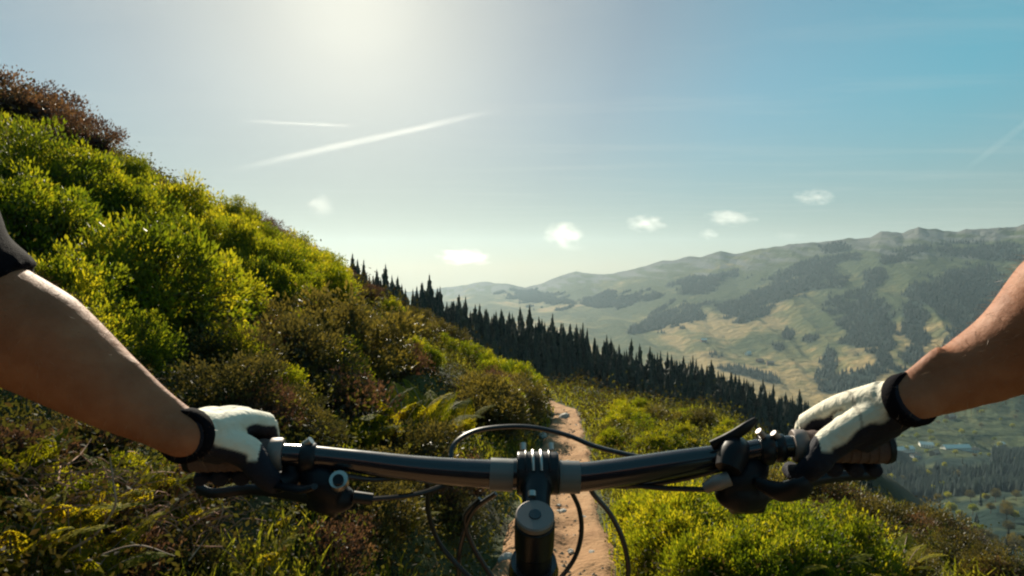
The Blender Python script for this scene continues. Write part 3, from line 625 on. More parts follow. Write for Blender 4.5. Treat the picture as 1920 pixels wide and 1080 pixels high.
# trees on the slope that drops towards the village
def broad_tree(loc, sz, label, group):
    e = empty('broadleaf_tree', loc); e.rotation_euler = (0, 0, random.random() * 6.28); tag(e, label, 'tree', group)
    c = link('crown', random.choice(SH['green'] + SH['olive'])[0], e, (0, 0, sz * .55)); c.scale = (sz * .42, sz * .42, sz * .55)
    t_ = link('trunk', BTRUNK, e); t_.scale = (sz, sz, sz); return e
g = Geo(); tube(g, [(0, 0, -.1), (.01, 0, .3), (0, .02, .75)], [.035, .028, .008], 6, 3)
for dx_, dy_ in ((.2, .05), (-.15, .12), (.02, -.2)): tube(g, [(0, 0, .4), (dx_ * .6, dy_ * .6, .6), (dx_, dy_, .85)], [.016, .011, .004], 5, 3)
BTRUNK = g.mesh('broad_trunk', M['bark'])
rv = random.Random(9)
for i in range(88):
    px = rv.uniform(1640, 1925); py = rv.uniform(868, 1060)
    p = mhit(px, py)
    zone = ['by the glove', 'below the village', 'under the longest roof', 'at the picture edge'][min(3, int((px - 1640) / 72))] + [', upper', ', middle', ', lower'][min(2, int((py - 868) / 65))]
    if rv.random() < .45: o = add_conifer(p, rv.uniform(.9, 1.5), rv.randrange(6), 'hazy spruce on the slope falling away to the village', 'trees on the slope above the village')
    else: o = broad_tree(p, rv.uniform(9, 16), 'round hazy broadleaf tree on the slope falling away to the village', 'broadleaf trees above the village')
    named(o, ('hazy valley spruce ' if o.name.startswith('spruce') else 'round hazy valley tree ') + zone, px)
for i in range(40):
    px = rv.uniform(1660, 1925); py = rv.uniform(772, 862)
    o = broad_tree(mhit(px, py), rv.uniform(8, 16), 'small round tree among the meadows round the village', 'small trees round the village'); named(o, 'small round tree ' + ('above the village roofs' if py < 830 else 'among the village houses') + [' near the glove', '', ' near the picture edge'][min(2, int((px - 1660) / 90))], px)

# ------------------------------------------------------------------ stones and twigs beside the trail
def stone_mesh(seed):
    r = np.random.RandomState(seed); bm = bmesh.new(); bmesh.ops.create_icosphere(bm, subdivisions=2, radius=1)
    for v in bm.verts:
        d = v.co.normalized(); k = 1 + .28 * float(fbm(d.x * 1.6 + seed, d.y * 1.6 + d.z * 2.1, 3)); v.co = Vector((d.x * k, d.y * k * .8, d.z * k * .6))
    me = bpy.data.meshes.new('stone'); bm.to_mesh(me); bm.free(); me.materials.append(M['stone']); return me
ST = [stone_mesh(i) for i in range(4)]
def stone(px, py, size, label, group=None):
    p = hit(px, py)
    if p is None: return
    o = link('stone', random.choice(ST), None, p + Vector((0, 0, size * .15 + .03))); o.scale = (size,) * 3; o.rotation_euler = (random.uniform(-.3, .3), random.uniform(-.3, .3), random.random() * 6); tag(o, label, 'stone', group)
    if group: named(o, label + (' before the stem' if py < 850 else ' beside the stem'), px)
stone(1058, 786, .17, 'pale sunlit stone at the left trail edge under the dark bend')
stone(1018, 822, .10, 'small pale stone on the trail just above the stem')
stone(948, 1062, .06, 'fist-sized stone at the left trail edge beside the head tube')
for i in range(16): stone(rz.uniform(1010, 1130), rz.uniform(790, 1060), rz.uniform(.015, .045), 'small loose stone lying on the dirt trail', 'loose stones on the trail')
r = np.random.RandomState(55); g = Geo()
for i in range(1100):
    y_ = 2.2 + 16 * r.rand() ** 1.6; x_ = float(xt(y_)) + r.normal() * .26; z_ = float(hgt(x_, y_)) + .035; q = r.uniform(.006, .019) * (1 + y_ * .05); a = r.rand() * 6.28
    V_ = np.array([(math.cos(a + k * 1.5708) * q, math.sin(a + k * 1.5708) * q * .7, 0) for k in range(4)] + [(r.normal() * q * .2, r.normal() * q * .2, q * .7)]) + np.array([x_, y_, z_]); g.add(V_, [(0, 1, 4), (1, 2, 4), (2, 3, 4), (3, 0, 4)])
M['grit'] = noise_mat('trail_grit', (.20, .14, .09), (.46, .38, .30), 9, .9, 0)
tag(g.obj('gravel', M['grit'], None, False), 'loose gravel strewn along the dirt trail', 'gravel', None, 'stuff')
def twig(pts, r0, label):
    g = Geo(); ps = [P(*p) for p in pts]; tube(g, ps, [r0, r0 * .8, r0 * .35], 6, 5); tag(g.obj('dry_twig', M['twig']), label, 'twig', 'dry twigs under the forearm')
def ground_d(px, py, lift=.0):
    h_ = hit(px, py); return (h_.y * CP - (h_.z - CAMZ) * SP) - lift
tw = [[(130, 1035), (185, 1000), (215, 950), (217, 905), (210, 860)], [(160, 1050), (250, 1022), (330, 1040)], [(350, 1048), (385, 1015), (402, 990)], [(400, 1010), (413, 960), (413, 930)]]
tl = ['long pale curved twig rising from the ferns under the forearm', 'reddish dry twig lying low in the bottom corner', 'short bent twig leaning between the leaves below the left grip', 'thin upright stalk below the left grip']
for a, lb in zip(tw, tl):
    dd = min(ground_d(*p) for p in a) - .2
    twig([(p[0] + 5 * rz.uniform(-1, 1), p[1] + 5 * rz.uniform(-1, 1), dd + rz.uniform(-.02, .05)) for i, p in enumerate(a)], .0036 if a is tw[0] else .0024, lb)
# dry brown litter in that corner
r = np.random.RandomState(31); g = Geo()
for i in range(420):
    px, py = r.uniform(60, 420), r.uniform(960, 1085); h_ = hit(px, py)
    a = r.rand() * 6.28; l_ = r.uniform(.05, .2); b_ = np.array(h_) + [0, 0, r.uniform(.01, .16)]
    tube(g, [b_, b_ + [math.cos(a) * l_ * .5, math.sin(a) * l_ * .5, r.uniform(0, .05)], b_ + [math.cos(a) * l_, math.sin(a) * l_, r.uniform(-.03, .05)]], [.0022, .002, .001], 3, 2)
M['litter'] = noise_mat('dead_stalks', (.20, .085, .05), (.36, .19, .11), 3, .85, 0)
tag(g.obj('dead_stalks', M['litter']), 'matted reddish dead stalks on the ground in the bottom corner', 'stalks', None, 'stuff')
# pink flower heads
def flower(px, py, size, label):
    p = hit(px, py + 6)
    if p is None: return
    p = P(px, py, (p.y * CP - (p.z - CAMZ) * SP) - .35); h_ = Vector((p.x, p.y, float(hgt(p.x, p.y))))
    e = empty('pink_flower', h_); tag(e, label, 'flower', 'pink flowers on the hillside'); r = np.random.RandomState(int(px)); n_ = 46
    d = r.normal(size=(n_, 3)); d /= np.linalg.norm(d, axis=1)[:, None]; d[:, 2] = np.abs(d[:, 2]) * .8; top = np.array(p - h_)
    V, f, t_ = leaves_np(r, top + d * size * .35, d, np.full(n_, size * .75), np.full(n_, size * .6)); link('petals', np_mesh('petals', V, [f], M['petal'], t_), e)
    g = Geo(); tube(g, [(0, 0, -.02), tuple(top * .5 + [0.02, 0, 0]), tuple(top)], [.008, .006, .005], 5, 3); g.obj('stalk', M['bark'], e)
flower(490, 508, .10, 'bright pink flower head among the shrubs of the left hillside'); flower(706, 522, .16, 'dull pink flower head just under the spruces of the crest'); flower(560, 545, .06, 'small pink flower head right of and below the bright one')

# ------------------------------------------------------------------ the bike
def glossy(name, col, rough, metal=0, spec=.5, coat=0):
    m, t = mat_new(name); l = t.links.new; tcx = N(t, 'ShaderNodeTexCoord')
    n1 = N(t, 'ShaderNodeTexNoise', i_Scale=60.0, i_Detail=6.0); l(tcx.outputs['Object'], n1.inputs['Vector'])
    mp_ = N(t, 'ShaderNodeMapRange'); l(n1.outputs[0], mp_.inputs[0]); mp_.inputs[3].default_value = rough * .75; mp_.inputs[4].default_value = rough * 1.3
    b = N(t, 'ShaderNodeBsdfPrincipled', i_Metallic=metal); b.inputs['Base Color'].default_value = (*col, 1); b.inputs['Specular IOR Level'].default_value = spec; b.inputs['Coat Weight'].default_value = coat
    l(mp_.outputs[0], b.inputs['Roughness']); o = N(t, 'ShaderNodeOutputMaterial'); l(b.outputs[0], o.inputs[0]); return m
M['bar'] = glossy('bar_black', (.008, .008, .012), .22, 0, .6, .3)
M['blk'] = glossy('anodised_black', (.007, .007, .010), .36, 0, .3)
M['plast'] = glossy('plastic_black', (.006, .006, .009), .45, 0, .22)
M['hose'] = glossy('hose_black', (.012, .012, .014), .32)
M['alu'] = glossy('bare_metal', (.45, .43, .40), .42, 1)
M['cap'] = glossy('cap_grey', (.20, .165, .15), .5, .4)
M['band'] = glossy('band_grey', (.11, .11, .105), .35)
M['rubber'] = noise_mat('grip_rubber', (.07, .045, .04), (.10, .065, .055), 300, .75, .5, 700, .3, dist=.001)
bike = tag(empty('mountain_bike', P(1003, 968, .585) + Vector((0, .3, -.9))), 'black mountain bike seen over its handlebar, stem and cables, gripped by both gloves', 'bicycle')
def bobj(g, name, mat, parent=bike, **k):
    o = g.obj(name, mat, None, **k); bpy.context.view_layer.update(); o.parent = parent
    o.matrix_parent_inverse = Matrix.Translation(-bike.location) if parent is bike else Matrix(); return o
BC = P(1008, 887, .66); LR = P(522, 852, .62); RR = P(1495, 836, .62)
aL = Vector((-1, -.17, .03)).normalized(); aR = Vector((1, -.17, .03)).normalized()
g = Geo(); barpts = [LR + aL * .087, LR, P(640, 862, .636), P(781, 879, .650), P(922, 889, .66), BC, P(1083, 895, .66), P(1280, 868, .646), P(1380, 852, .636), RR, RR + aR * .087]
tube(g, barpts, [.0112, .0112, .0118, .0140, .0158, .0175, .0160, .0145, .0122, .0112, .0112], 24, 8); bar = bobj(g, 'handlebar', M['bar'])
for p0, p1 in (((919, 889), (962, 891)), ((1048, 894), (1086, 895))):
    g = Geo(); tube(g, [P(*p0, .66), P(*p1, .66)], .0178, 24, 4); bobj(g, 'band', M['band'], bar)
nrm = Vector((0, -.43, .90)).normalized(); KC = P(1003, 968, .585)
g = Geo(); tube(g, [KC - nrm * .006, KC - nrm * .046], .0205, 24, 6, False); tube(g, [BC + Vector((-.0235, 0, 0)), BC + Vector((.0235, 0, 0))], .0235, 24, 4)
tube(g, [KC - nrm * .026, BC * .5 + (KC - nrm * .02) * .5, BC], [.0185, .0165, .0195], 16, 6, True, ((1, 0, 0), .92))
st = remeshed(g, 'stem', M['blk'], .0016, None, 5); st.parent = bike; st.matrix_parent_inverse = Matrix.Translation(-bike.location)
g = Geo(); tube(g, [KC - nrm * .004, KC + nrm * .001, KC + nrm * .0025], [.0195, .0195, .0180], 32, 3, False); cap_o = bobj(g, 'top_cap', M['cap'], st)
g = Geo(); tube(g, [KC + nrm * .0015, KC + nrm * .0035], [.0066, .0060], 20, 2, False); bobj(g, 'cap_bolt', M['bar'], st)
g = Geo(); tube(g, [KC + Vector((-.002, .0195, .012)), KC + Vector((-.002, .0235, .016))], .0042, 12, 2, False); bobj(g, 'clamp_bolt', M['alu'], st)
for dxr in (-.0135, -.0055, .0035, .0125):
    g = Geo(); tube(g, [BC + Vector((dxr, .0242 * math.cos(a), .0242 * math.sin(a))) for a in np.linspace(.55, 2.7, 12)], .0012 if abs(dxr) > .01 else .0017, 8, 2); bobj(g, 'clamp_rib', M['alu'] if abs(dxr) < .01 else M['blk'], st)
g = Geo(); tube(g, [BC + Vector((dx_, .0250 * math.cos(.25), .0250 * math.sin(.25))) for dx_ in (-.021, .021)], .006, 10, 2); bobj(g, 'faceplate', M['blk'], st)
for dx_ in (-.016, .016):
    for a in (1.0, -.6):
        c_ = BC + Vector((dx_, .026 * math.cos(a), .026 * math.sin(a))); g = Geo(); tube(g, [c_, c_ + Vector((0, .008 * math.cos(a), .008 * math.sin(a)))], .0035, 10, 2, False); bobj(g, 'faceplate_bolt', M['alu'], st)
g = Geo(); tube(g, [KC - nrm * .047, KC - nrm * .066], .0188, 24, 3, False); bobj(g, 'headset_spacer', M['plast'])
g = Geo(); tube(g, [KC - nrm * .067, KC - nrm * .08, KC - nrm * .19], [.024, .0265, .027], 24, 6, False); bobj(g, 'head_tube', M['bar'])
HB = KC - nrm * .10; g = Geo(); tube(g, [HB, HB + Vector((0, -.12, -.06)), HB + Vector((0, -.5, -.26))], [.026, .024, .020], 18, 6); bobj(g, 'top_tube', M['bar'])
HD = KC - nrm * .17; g = Geo(); tube(g, [HD, HD + Vector((0, -.25, -.3)), HD + Vector((0, -.42, -.52))], [.026, .028, .028], 18, 6); bobj(g, 'down_tube', M['bar'])
FC = KC - nrm * .215; g = Geo(); tube(g, [FC + Vector((-.065, .01, -.01)), FC, FC + Vector((.065, .01, -.01))], .024, 16, 6); bobj(g, 'fork_crown', M['blk'])
WC = FC - nrm * .50; WC = Vector((WC.x, WC.y, float(hgt(WC.x, WC.y)) + .372))
for sg in (-1, 1):
    g = Geo(); tube(g, [FC + Vector((.065 * sg, .01, 0)), FC * .4 + WC * .6 + Vector((.065 * sg, 0, 0)), WC + Vector((.06 * sg, 0, 0))], [.017, .021, .016], 16, 5); bobj(g, 'fork_leg', M['blk'])
g = Geo(); ring = [WC + Vector((0, math.cos(a) * .343, math.sin(a) * .343)) for a in np.linspace(0, 6.2832, 65)]; tube(g, ring, .029, 14, 1, False, None, False)
for k in range(130):
    a = 6.2832 * k / 130; boxg(g, WC + Vector((.011 * (1 if k % 2 else -1), math.cos(a) * .371, math.sin(a) * .371)), (.016, .009, .007), Matrix.Rotation(a + 1.5708, 3, 'X'))
wh = bobj(g, 'tyre', M['rubber']); g = Geo(); tube(g, [WC + Vector((0, math.cos(a) * .311, math.sin(a) * .311)) for a in np.linspace(0, 6.2832, 65)], .014, 10, 1, False, None, False); bobj(g, 'rim', M['blk'], wh)
g = Geo(); tube(g, [WC + Vector((-.055, 0, 0)), WC + Vector((.055, 0, 0))], .017, 14, 2, False); bobj(g, 'hub', M['blk'], wh)
for k in range(28):
    a = 6.2832 * k / 28; sg = 1 if k % 2 else -1; g = Geo(); tube(g, [WC + Vector((.03 * sg, math.cos(a + .5) * .02, math.sin(a + .5) * .02)), WC + Vector((0, math.cos(a) * .3, math.sin(a) * .3))], .001, 5, 1, False); bobj(g, 'spoke', M['alu'], wh)
for R0, av in ((LR, aL), (RR, aR)):
    g = Geo(); tube(g, [R0 + av * .008, R0 + av * .084], .0158, 20, 14, False)
    gr = bobj(g, 'grip', M['rubber'])
    for q in range(8):
        g = Geo(); c_ = R0 + av * (.014 + q * .0085); tube(g, [c_, c_ + av * .0045], .0166, 18, 1, False); bobj(g, 'grip_rib', M['rubber'], gr)
    g = Geo(); tube(g, [R0 - av * .005, R0 - av * .003, R0 + av * .007, R0 + av * .009], [.0160, .0172, .0172, .0160], 24, 2, False); bobj(g, 'lock_ring', M['cap'], gr)
    g = Geo(); tube(g, [R0 + av * .084, R0 + av * .090], [.0168, .0150], 20, 2, False); bobj(g, 'end_plug', M['plast'], gr)
def hose(name, pts, rad=.0030, mat='hose'):
    g = Geo(); tube(g, [P(*p) for p in pts], rad, 8, 8); return bobj(g, name, M[mat])
def clampring(px, py, d, av, r_, w_, parent=bike, m='blk'):
    c_ = P(px, py, d); g = Geo(); tube(g, [c_ - av * w_ / 2, c_ - av * (w_ / 2 - .002), c_ + av * (w_ / 2 - .002), c_ + av * w_ / 2], [r_ - .0015, r_, r_, r_ - .0015], 20, 1, False); o = bobj(g, 'clamp', M[m], parent); return o
# left brake
bl = tag(empty('brake_lever', (0, 0, 0), bike)); bl.matrix_parent_inverse = Matrix.Translation(-bike.location)
clampring(578, 858, .628, aL, .0155, .016, bl)
g = Geo(); c_ = P(570, 836, .628); tube(g, [c_, c_ + Vector((.008, 0, .006))], .0045, 10, 2, False); bobj(g, 'clamp_bolt', M['alu'], bl)
g = Geo(); tube(g, [P(575, 870, .64), P(600, 905, .625), P(640, 925, .625)], [.013, .018, .016], 16, 6); tube(g, [P(585, 925, .635), P(640, 940, .635)], [.017, .018], 16, 5); ellipsoid(g, P(622, 935, .628), (.026, .018, .016))
o = remeshed(g, 'master_cylinder', M['plast'], .002, None, 4); o.parent = bl
g = Geo(); c_ = P(635, 903, .612); tube(g, [c_ + Vector((0, .004, -.003)), c_ + Vector((.001, -.004, .004))], .0095, 18, 2, False); bobj(g, 'adjuster', M['alu'], bl)
g = Geo(); c_ = P(632, 900, .603); tube(g, [c_ + Vector((0, .004, -.003)), c_ + Vector((.001, 0, .001))], .0055, 14, 2, False); bobj(g, 'adjuster_cap', M['plast'], bl)
g = Geo(); tube(g, [P(600, 938, .655), P(540, 925, .68), P(470, 918, .69), P(400, 925, .685), P(372, 915, .69)], [.008, .0075, .0065, .006, .006], 12, 6, True, ((0, 1, 0), .7)); bobj(g, 'lever_blade', M['blk'], bl)
g = Geo(); tube(g, [P(662, 932, .625), P(698, 936, .63)], [.0065, .006], 12, 3, False); bobj(g, 'hose_fitting', M['blk'], bl)
# left shifter body and thumb paddle hanging under the bar
ls = tag(empty('dropper_remote', (0, 0, 0), bike)); ls.matrix_parent_inverse = Matrix.Translation(-bike.location)
g = Geo(); tube(g, [P(548, 862, .63), P(545, 895, .62), P(520, 910, .60)], [.010, .011, .008], 12, 5); bobj(g, 'remote_body', M['plast'], ls)
g = Geo(); tube(g, [P(520, 910, .60), P(565, 918, .585), P(590, 912, .58)], [.006, .0075, .005], 12, 5, True, ((0, 0, 1), .5)); bobj(g, 'thumb_paddle', M['plast'], ls)
# right brake and shifter
br = tag(empty('brake_lever', (0, 0, 0), bike)); br.matrix_parent_inverse = Matrix.Translation(-bike.location)
clampring(1436, 843, .628, aR, .0160, .014, br); clampring(1462, 840, .626, aR, .0150, .010, br)
for px in (1432, 1460): g = Geo(); c_ = P(px, 818 if px < 1450 else 822, .622); tube(g, [c_, c_ + Vector((-.006, 0, .006))], .0036, 10, 2, False); bobj(g, 'clamp_bolt', M['cap'], br)
g = Geo(); tube(g, [P(1420, 862, .64), P(1400, 895, .625), P(1350, 915, .625)], [.014, .018, .012], 16, 6); tube(g, [P(1425, 930, .635), P(1365, 935, .635)], [.018, .016], 16, 5); ellipsoid(g, P(1392, 925, .626), (.030, .019, .020))
o = remeshed(g, 'master_cylinder', M['plast'], .002, None, 4); o.parent = br
g = Geo(); tube(g, [P(1322, 915, .618), P(1345, 905, .612), P(1368, 897, .61)], [.0055, .008, .0075], 14, 4); bobj(g, 'hose_fitting', M['cap'], br)
g = Geo(); tube(g, [P(1420, 935, .655), P(1480, 912, .68), P(1560, 895, .69), P(1640, 890, .69)], [.008, .0075, .0065, .006], 12, 6, True, ((0, 1, 0), .7)); bobj(g, 'lever_blade', M['blk'], br)
sh = tag(empty('shifter', (0, 0, 0), bike)); sh.matrix_parent_inverse = Matrix.Translation(-bike.location)
g = Geo(); tube(g, [P(1385, 838, .635), P(1375, 850, .62), P(1365, 880, .61)], [.012, .016, .013], 16, 5); bobj(g, 'shifter_body', M['plast'], sh)
g = Geo(); tube(g, [P(1420, 905, .605), P(1465, 922, .59), P(1500, 915, .58), P(1516, 902, .578)], [.006, .0115, .0125, .008], 16, 6, True, ((0, 1, .3), .55)); bobj(g, 'thumb_paddle', M['plast'], sh)
g = Geo(); tube(g, [P(1335, 836, .63), P(1370, 820, .625), P(1400, 800, .622), P(1418, 786, .622)], [.006, .0065, .0055, .003], 12, 6, True, ((0, 1, 0), .5)); bobj(g, 'release_lever', M['blk'], sh)
hose('cable', [(845, 872, .70), (852, 832, .72), (900, 806, .74), (985, 800, .75), (1060, 815, .745), (1110, 835, .73), (1165, 850, .70), (1250, 868, .67), (1320, 885, .64)])
hose('cable', [(1068, 915, .67), (1086, 955, .68), (1090, 1000, .69), (1078, 1045, .70), (1050, 1085, .71), (1010, 1130, .72)], .0028)
hose('cable', [(1325, 918, .62), (1240, 915, .64), (1160, 908, .66), (1108, 915, .675), (1145, 965, .68), (1170, 1020, .68), (1177, 1085, .69), (1150, 1160, .70)])
hose('cable', [(1360, 878, .63), (1270, 900, .65), (1180, 912, .665), (1100, 908, .68), (1070, 915, .69)])
hose('brake_hose', [(695, 936, .63), (760, 930, .64), (805, 920, .65), (850, 903, .665), (900, 890, .69), (1000, 890, .70), (1068, 915, .67)], .0029)
hose('cable', [(650, 893, .625), (700, 899, .64), (760, 896, .66), (800, 905, .68), (803, 960, .69), (822, 1015, .70), (858, 1060, .70), (920, 1120, .70)])
hose('cable', [(930, 925, .68), (890, 955, .69), (870, 1000, .70), (860, 1050, .71), (862, 1110, .72)])
hose('cable', [(900, 935, .69), (872, 970, .695), (885, 1020, .70), (918, 1075, .70), (950, 1120, .70)])

# ------------------------------------------------------------------ the rider
M['skin'] = noise_mat('skin', (.24, .092, .045), (.36, .16, .085), 28, .62, .45, 160, .12, sss=.12, dist=.0015, c3=(.31, .13, .068))
M['sleeve'] = noise_mat('black_jersey', (.004, .0035, .006), (.008, .007, .010), 60, .9, .4, 500, .04, dist=.002)
person = tag(empty('person', (0, -.2, .25)), 'rider in a dark jersey and white-backed gloves, bare forearms reaching to the handlebar', 'person')
def adopt(o, parent=None):
    if parent is None: parent = person
    o.parent = parent; o.matrix_parent_inverse = Matrix.Translation(-person.location); return o
WL = P(352, 816, .555); WRt = P(1702, 750, .555)
shL = Vector((-.24, -.12, CAMZ + .14)); shR = Vector((.24, -.12, CAMZ + .14))
armL = [WL + Vector((.003, .008, -.001)), WL, P(300, 790, .556), P(200, 728, .55), P(65, 637, .53), P(-75, 560, .505), P(-190, 470, .46), P(-330, 230, .36), shL]
radL = [.0205, .0220, .0235, .0350, .048, .049, .046, .050, .060]
armR = [WRt + Vector((-.003, .008, -.001)), WRt, P(1735, 735, .556), P(1805, 705, .55), P(1920, 645, .53), P(2020, 560, .505), P(2130, 470, .46), P(2300, 230, .36), shR]
radR = [.0215, .0225, .0238, .0300, .0405, .049, .046, .050, .060]
g = Geo()
for a, r_ in ((armL, radL), (armR, radR)): tube(g, a, r_, 22, 8)
ellipsoid(g, (0, -.2, CAMZ - .02), (.17, .105, .24)); tube(g, [shL, (0, -.16, CAMZ + .16), shR], .07, 16, 6); tube(g, [(0, -.2, CAMZ - .2), (0, -.34, CAMZ - .45)], [.14, .15], 16, 5); tube(g, [(0, -.16, CAMZ + .16), (0, -.12, CAMZ + .30)], .055, 16, 4)
for a, r_, sg in ((armL, radL, 1), (armR, radR, -1)):                # ulna edge, muscle belly and wrist tendons
    for o_, r2 in ((Vector((sg * .010, .0, .012)), .0125), (Vector((-sg * .004, -.006, .013)), .0115), (Vector((-sg * .012, -.012, -.004)), .013)): tube(g, [a[1] * .45 + a[2] * .55 + o_ * .9, a[2] * .6 + a[3] * .4 + o_ * 1.15, a[3] + o_ * 1.45], [r2 * .8, r2, r2 * 1.2], 10, 5)
body_o = adopt(remeshed(g, 'body', M['skin'], .005, None, 4))
_me = body_o.data; _n = len(_me.vertices); _co = np.empty(_n * 3, np.float32); _me.vertices.foreach_get('co', _co); _co = _co.reshape(-1, 3); _no = np.empty(_n * 3, np.float32); _me.vertex_normals.foreach_get('vector', _no); _no = _no.reshape(-1, 3)
_r = np.random.RandomState(8); _k = np.nonzero((_co[:, 1] > .43) & (_co[:, 1] < .56) & (np.abs(_co[:, 0]) > .27))[0]; _k = _r.choice(_k, 5200); _c = _co[_k] + _r.normal(size=(5200, 3)) * .002; _d = _no[_k] * .75 + _r.normal(size=(5200, 3)) * .25 + np.array([0, .45, -.35])
_V, _f, _t = leaves_np(_r, _c - _no[_k] * .002, _d, _r.uniform(.006, .013, 5200), np.full(5200, .00022), 0)
M['hair'] = noise_mat('arm_hair', (.20, .10, .05), (.40, .24, .13), 90, .5, 0)
tag(adopt(link('arm_hair', np_mesh('arm_hair', _V, [_f], M['hair'], _t))), None, None, None, 'stuff')
g = Geo()
tube(g, [P(-26, 574, .518), P(-65, 548, .512), P(-125, 520, .50), P(-184, 440, .47), P(-255, 300, .41), P(-380, 80, .34), shL], [.0535, .056, .060, .064, .064, .064, .072], 26, 8)
tube(g, [P(2060, 540, .50), P(2090, 515, .49), P(2170, 450, .46), P(2380, 230, .36), shR], [.054, .058, .058, .060, .072], 26, 8)
ellipsoid(g, (0, -.2, CAMZ - .02), (.185, .12, .26)); tube(g, [shL, (0, -.17, CAMZ + .15), shR], .08, 16, 6); tube(g, [(0, -.2, CAMZ - .2), (0, -.34, CAMZ - .45)], [.16, .17], 16, 5)
adopt(remeshed(g, 'jersey', M['sleeve'], .007, None, 4))
# gloves: white backs, navy palms
m, t = mat_new('glove_cloth'); l = t.links.new
at = N(t, 'ShaderNodeAttribute', attribute_name='tint'); se = N(t, 'ShaderNodeSeparateColor'); l(at.outputs['Color'], se.inputs[0])
tcx = N(t, 'ShaderNodeTexCoord'); n1 = N(t, 'ShaderNodeTexNoise', i_Scale=55.0, i_Detail=5.0); l(tcx.outputs['Object'], n1.inputs['Vector'])
ra = N(t, 'ShaderNodeValToRGB'); ra.color_ramp.elements[0].color = (.60, .54, .40, 1); ra.color_ramp.elements[1].color = (.80, .76, .64, 1); l(n1.outputs[0], ra.inputs[0])
mf = N(t, 'ShaderNodeMix', data_type='RGBA'); l(se.outputs[0], mf.inputs[0]); mf.inputs[6].default_value = (.012, .013, .022, 1); l(ra.outputs[0], mf.inputs[7])
b = N(t, 'ShaderNodeBsdfPrincipled', i_Roughness=.8); b.inputs['Specular IOR Level'].default_value = .2; l(mf.outputs[2], b.inputs['Base Color'])
n2 = N(t, 'ShaderNodeTexNoise', i_Scale=900.0, i_Detail=3.0); l(tcx.outputs['Object'], n2.inputs['Vector']); bp = N(t, 'ShaderNodeBump', i_Strength=.3, i_Distance=.001); l(n2.outputs[0], bp.inputs['Height'])
n3 = N(t, 'ShaderNodeTexNoise', i_Scale=70.0, i_Detail=4.0, i_Distortion=1.5); l(tcx.outputs['Object'], n3.inputs['Vector']); bp2 = N(t, 'ShaderNodeBump', i_Strength=.55, i_Distance=.004); l(n3.outputs[0], bp2.inputs['Height']); l(bp.outputs[0], bp2.inputs['Normal']); l(bp2.outputs[0], b.inputs['Normal'])
o_ = N(t, 'ShaderNodeOutputMaterial'); l(b.outputs[0], o_.inputs[0]); M['glove'] = m
def glove(R0, av, W, tilt, mcpw):
    fw = (Vector((0, 1, 0)) - av * av.y).normalized(); up = Vector((0, 0, 1)); up = (up - av * up.dot(av) - fw * up.dot(fw)).normalized()
    Bp = lambda s_, f_, u_: R0 + av * s_ + fw * f_ + up * u_
    g = Geo(); ss = (.019, .041, .062, .081); rd = (.0105, .0108, .0104, .0093); mw = mcpw; mf_ = (.034, .035, .031, .024)
    mcps = []
    for i in range(4):
        k = (1, 1.04, 1, .9)[i]; mc = Bp(ss[i] + .001, mf_[i], mw[i]); mcps.append(mc)
        tube(g, [mc, Bp(ss[i], .0465 * k, min(.004, mw[i] - .022)), Bp(ss[i] - .001, .034 * k, -.020), Bp(ss[i] - .002, .006, -.0285)], [rd[i] * 1.12, rd[i], rd[i] * .97, rd[i] * .8], 14, 6)
        off = (i - 1.4) * .010
        root = W + av * off + fw * .012; tube(g, [root, root * .45 + mc * .55 + up * .005, mc], [.0165, .0145, rd[i] * 1.25], 14, 6)
    # palm heel resting on the grip, thenar and thumb
    ellipsoid(g, Bp(.052, -.010, .016) * .75 + W * .25, (.033, .026, .014))
    tube(g, [W, Bp(.05, -.016, .016)], [.021, .020], 14, 5)
    th = [W * .7 + Bp(.02, -.01, .01) * .3, Bp(.026, -.022, .010), Bp(.010, -.026, -.010), Bp(.000, -.010, -.027), Bp(-.006, .012, -.0285)]
    tube(g, th, [.0165, .016, .0125, .011, .0085], 14, 6)
    tube(g, [W + (W - Bp(.05, .0, .03)).normalized() * .008, W, W * .6 + Bp(.05, .0, .03) * .4], [.0235, .0240, .022], 18, 5)
    o = remeshed(g, 'glove', M['glove'], .0019, None, 5); me = o.data
    n = len(me.vertices); nn = np.empty(n * 3, np.float32); me.vertex_normals.foreach_get('vector', nn); nn = nn.reshape(-1, 3); co = np.empty(n * 3, np.float32); me.vertices.foreach_get('co', co); co = co.reshape(-1, 3)
    bn = np.array((up * .92 - fw * .10 + av * tilt).normalized()); hd = (sum(mcps, Vector()) / 4 - W); Lh = hd.length; hd = np.array(hd / Lh); al = (co - np.array(W)) @ hd
    rel = co - np.array(R0); s_ = rel @ np.array(av); thumb = (s_ < .012) & (rel @ np.array(fw) < .02)
    wv = .10 * np.sin(al * 190) + .06 * np.sin(s_ * 260)
    wt = np.clip(((nn @ bn) + .02 + wv * .6) * 7, 0, 1) * np.clip((al + .002) * 200, 0, 1) * np.clip((rel @ np.array(up) - .004) * 300, 0, 1); wt[thumb] *= 0
    seam = np.abs(s_ - .045) < .0011; wt[seam & (al > .02)] *= .55
    at_ = me.attributes.new('tint', 'FLOAT_COLOR', 'POINT'); c_ = np.ones((n, 4), np.float32); c_[:, 0] = wt; at_.data.foreach_set('color', c_.ravel())
    adopt(o); hdv = Vector(hd.tolist())
    # dark wrist strap
    g = Geo(); tube(g, [W - hdv * .010, W - hdv * .008, W + hdv * .002, W + hdv * .004], [.0238, .0252, .0256, .0248], 24, 2, False)
    st_ = g.obj('wrist_strap', M['sleeve']); st_.parent = o; return o
glove(LR, aL, WL, -.1, (.023, .029, .029, .024)); glove(RR, aR, WRt, -.15, (.013, .021, .027, .030))

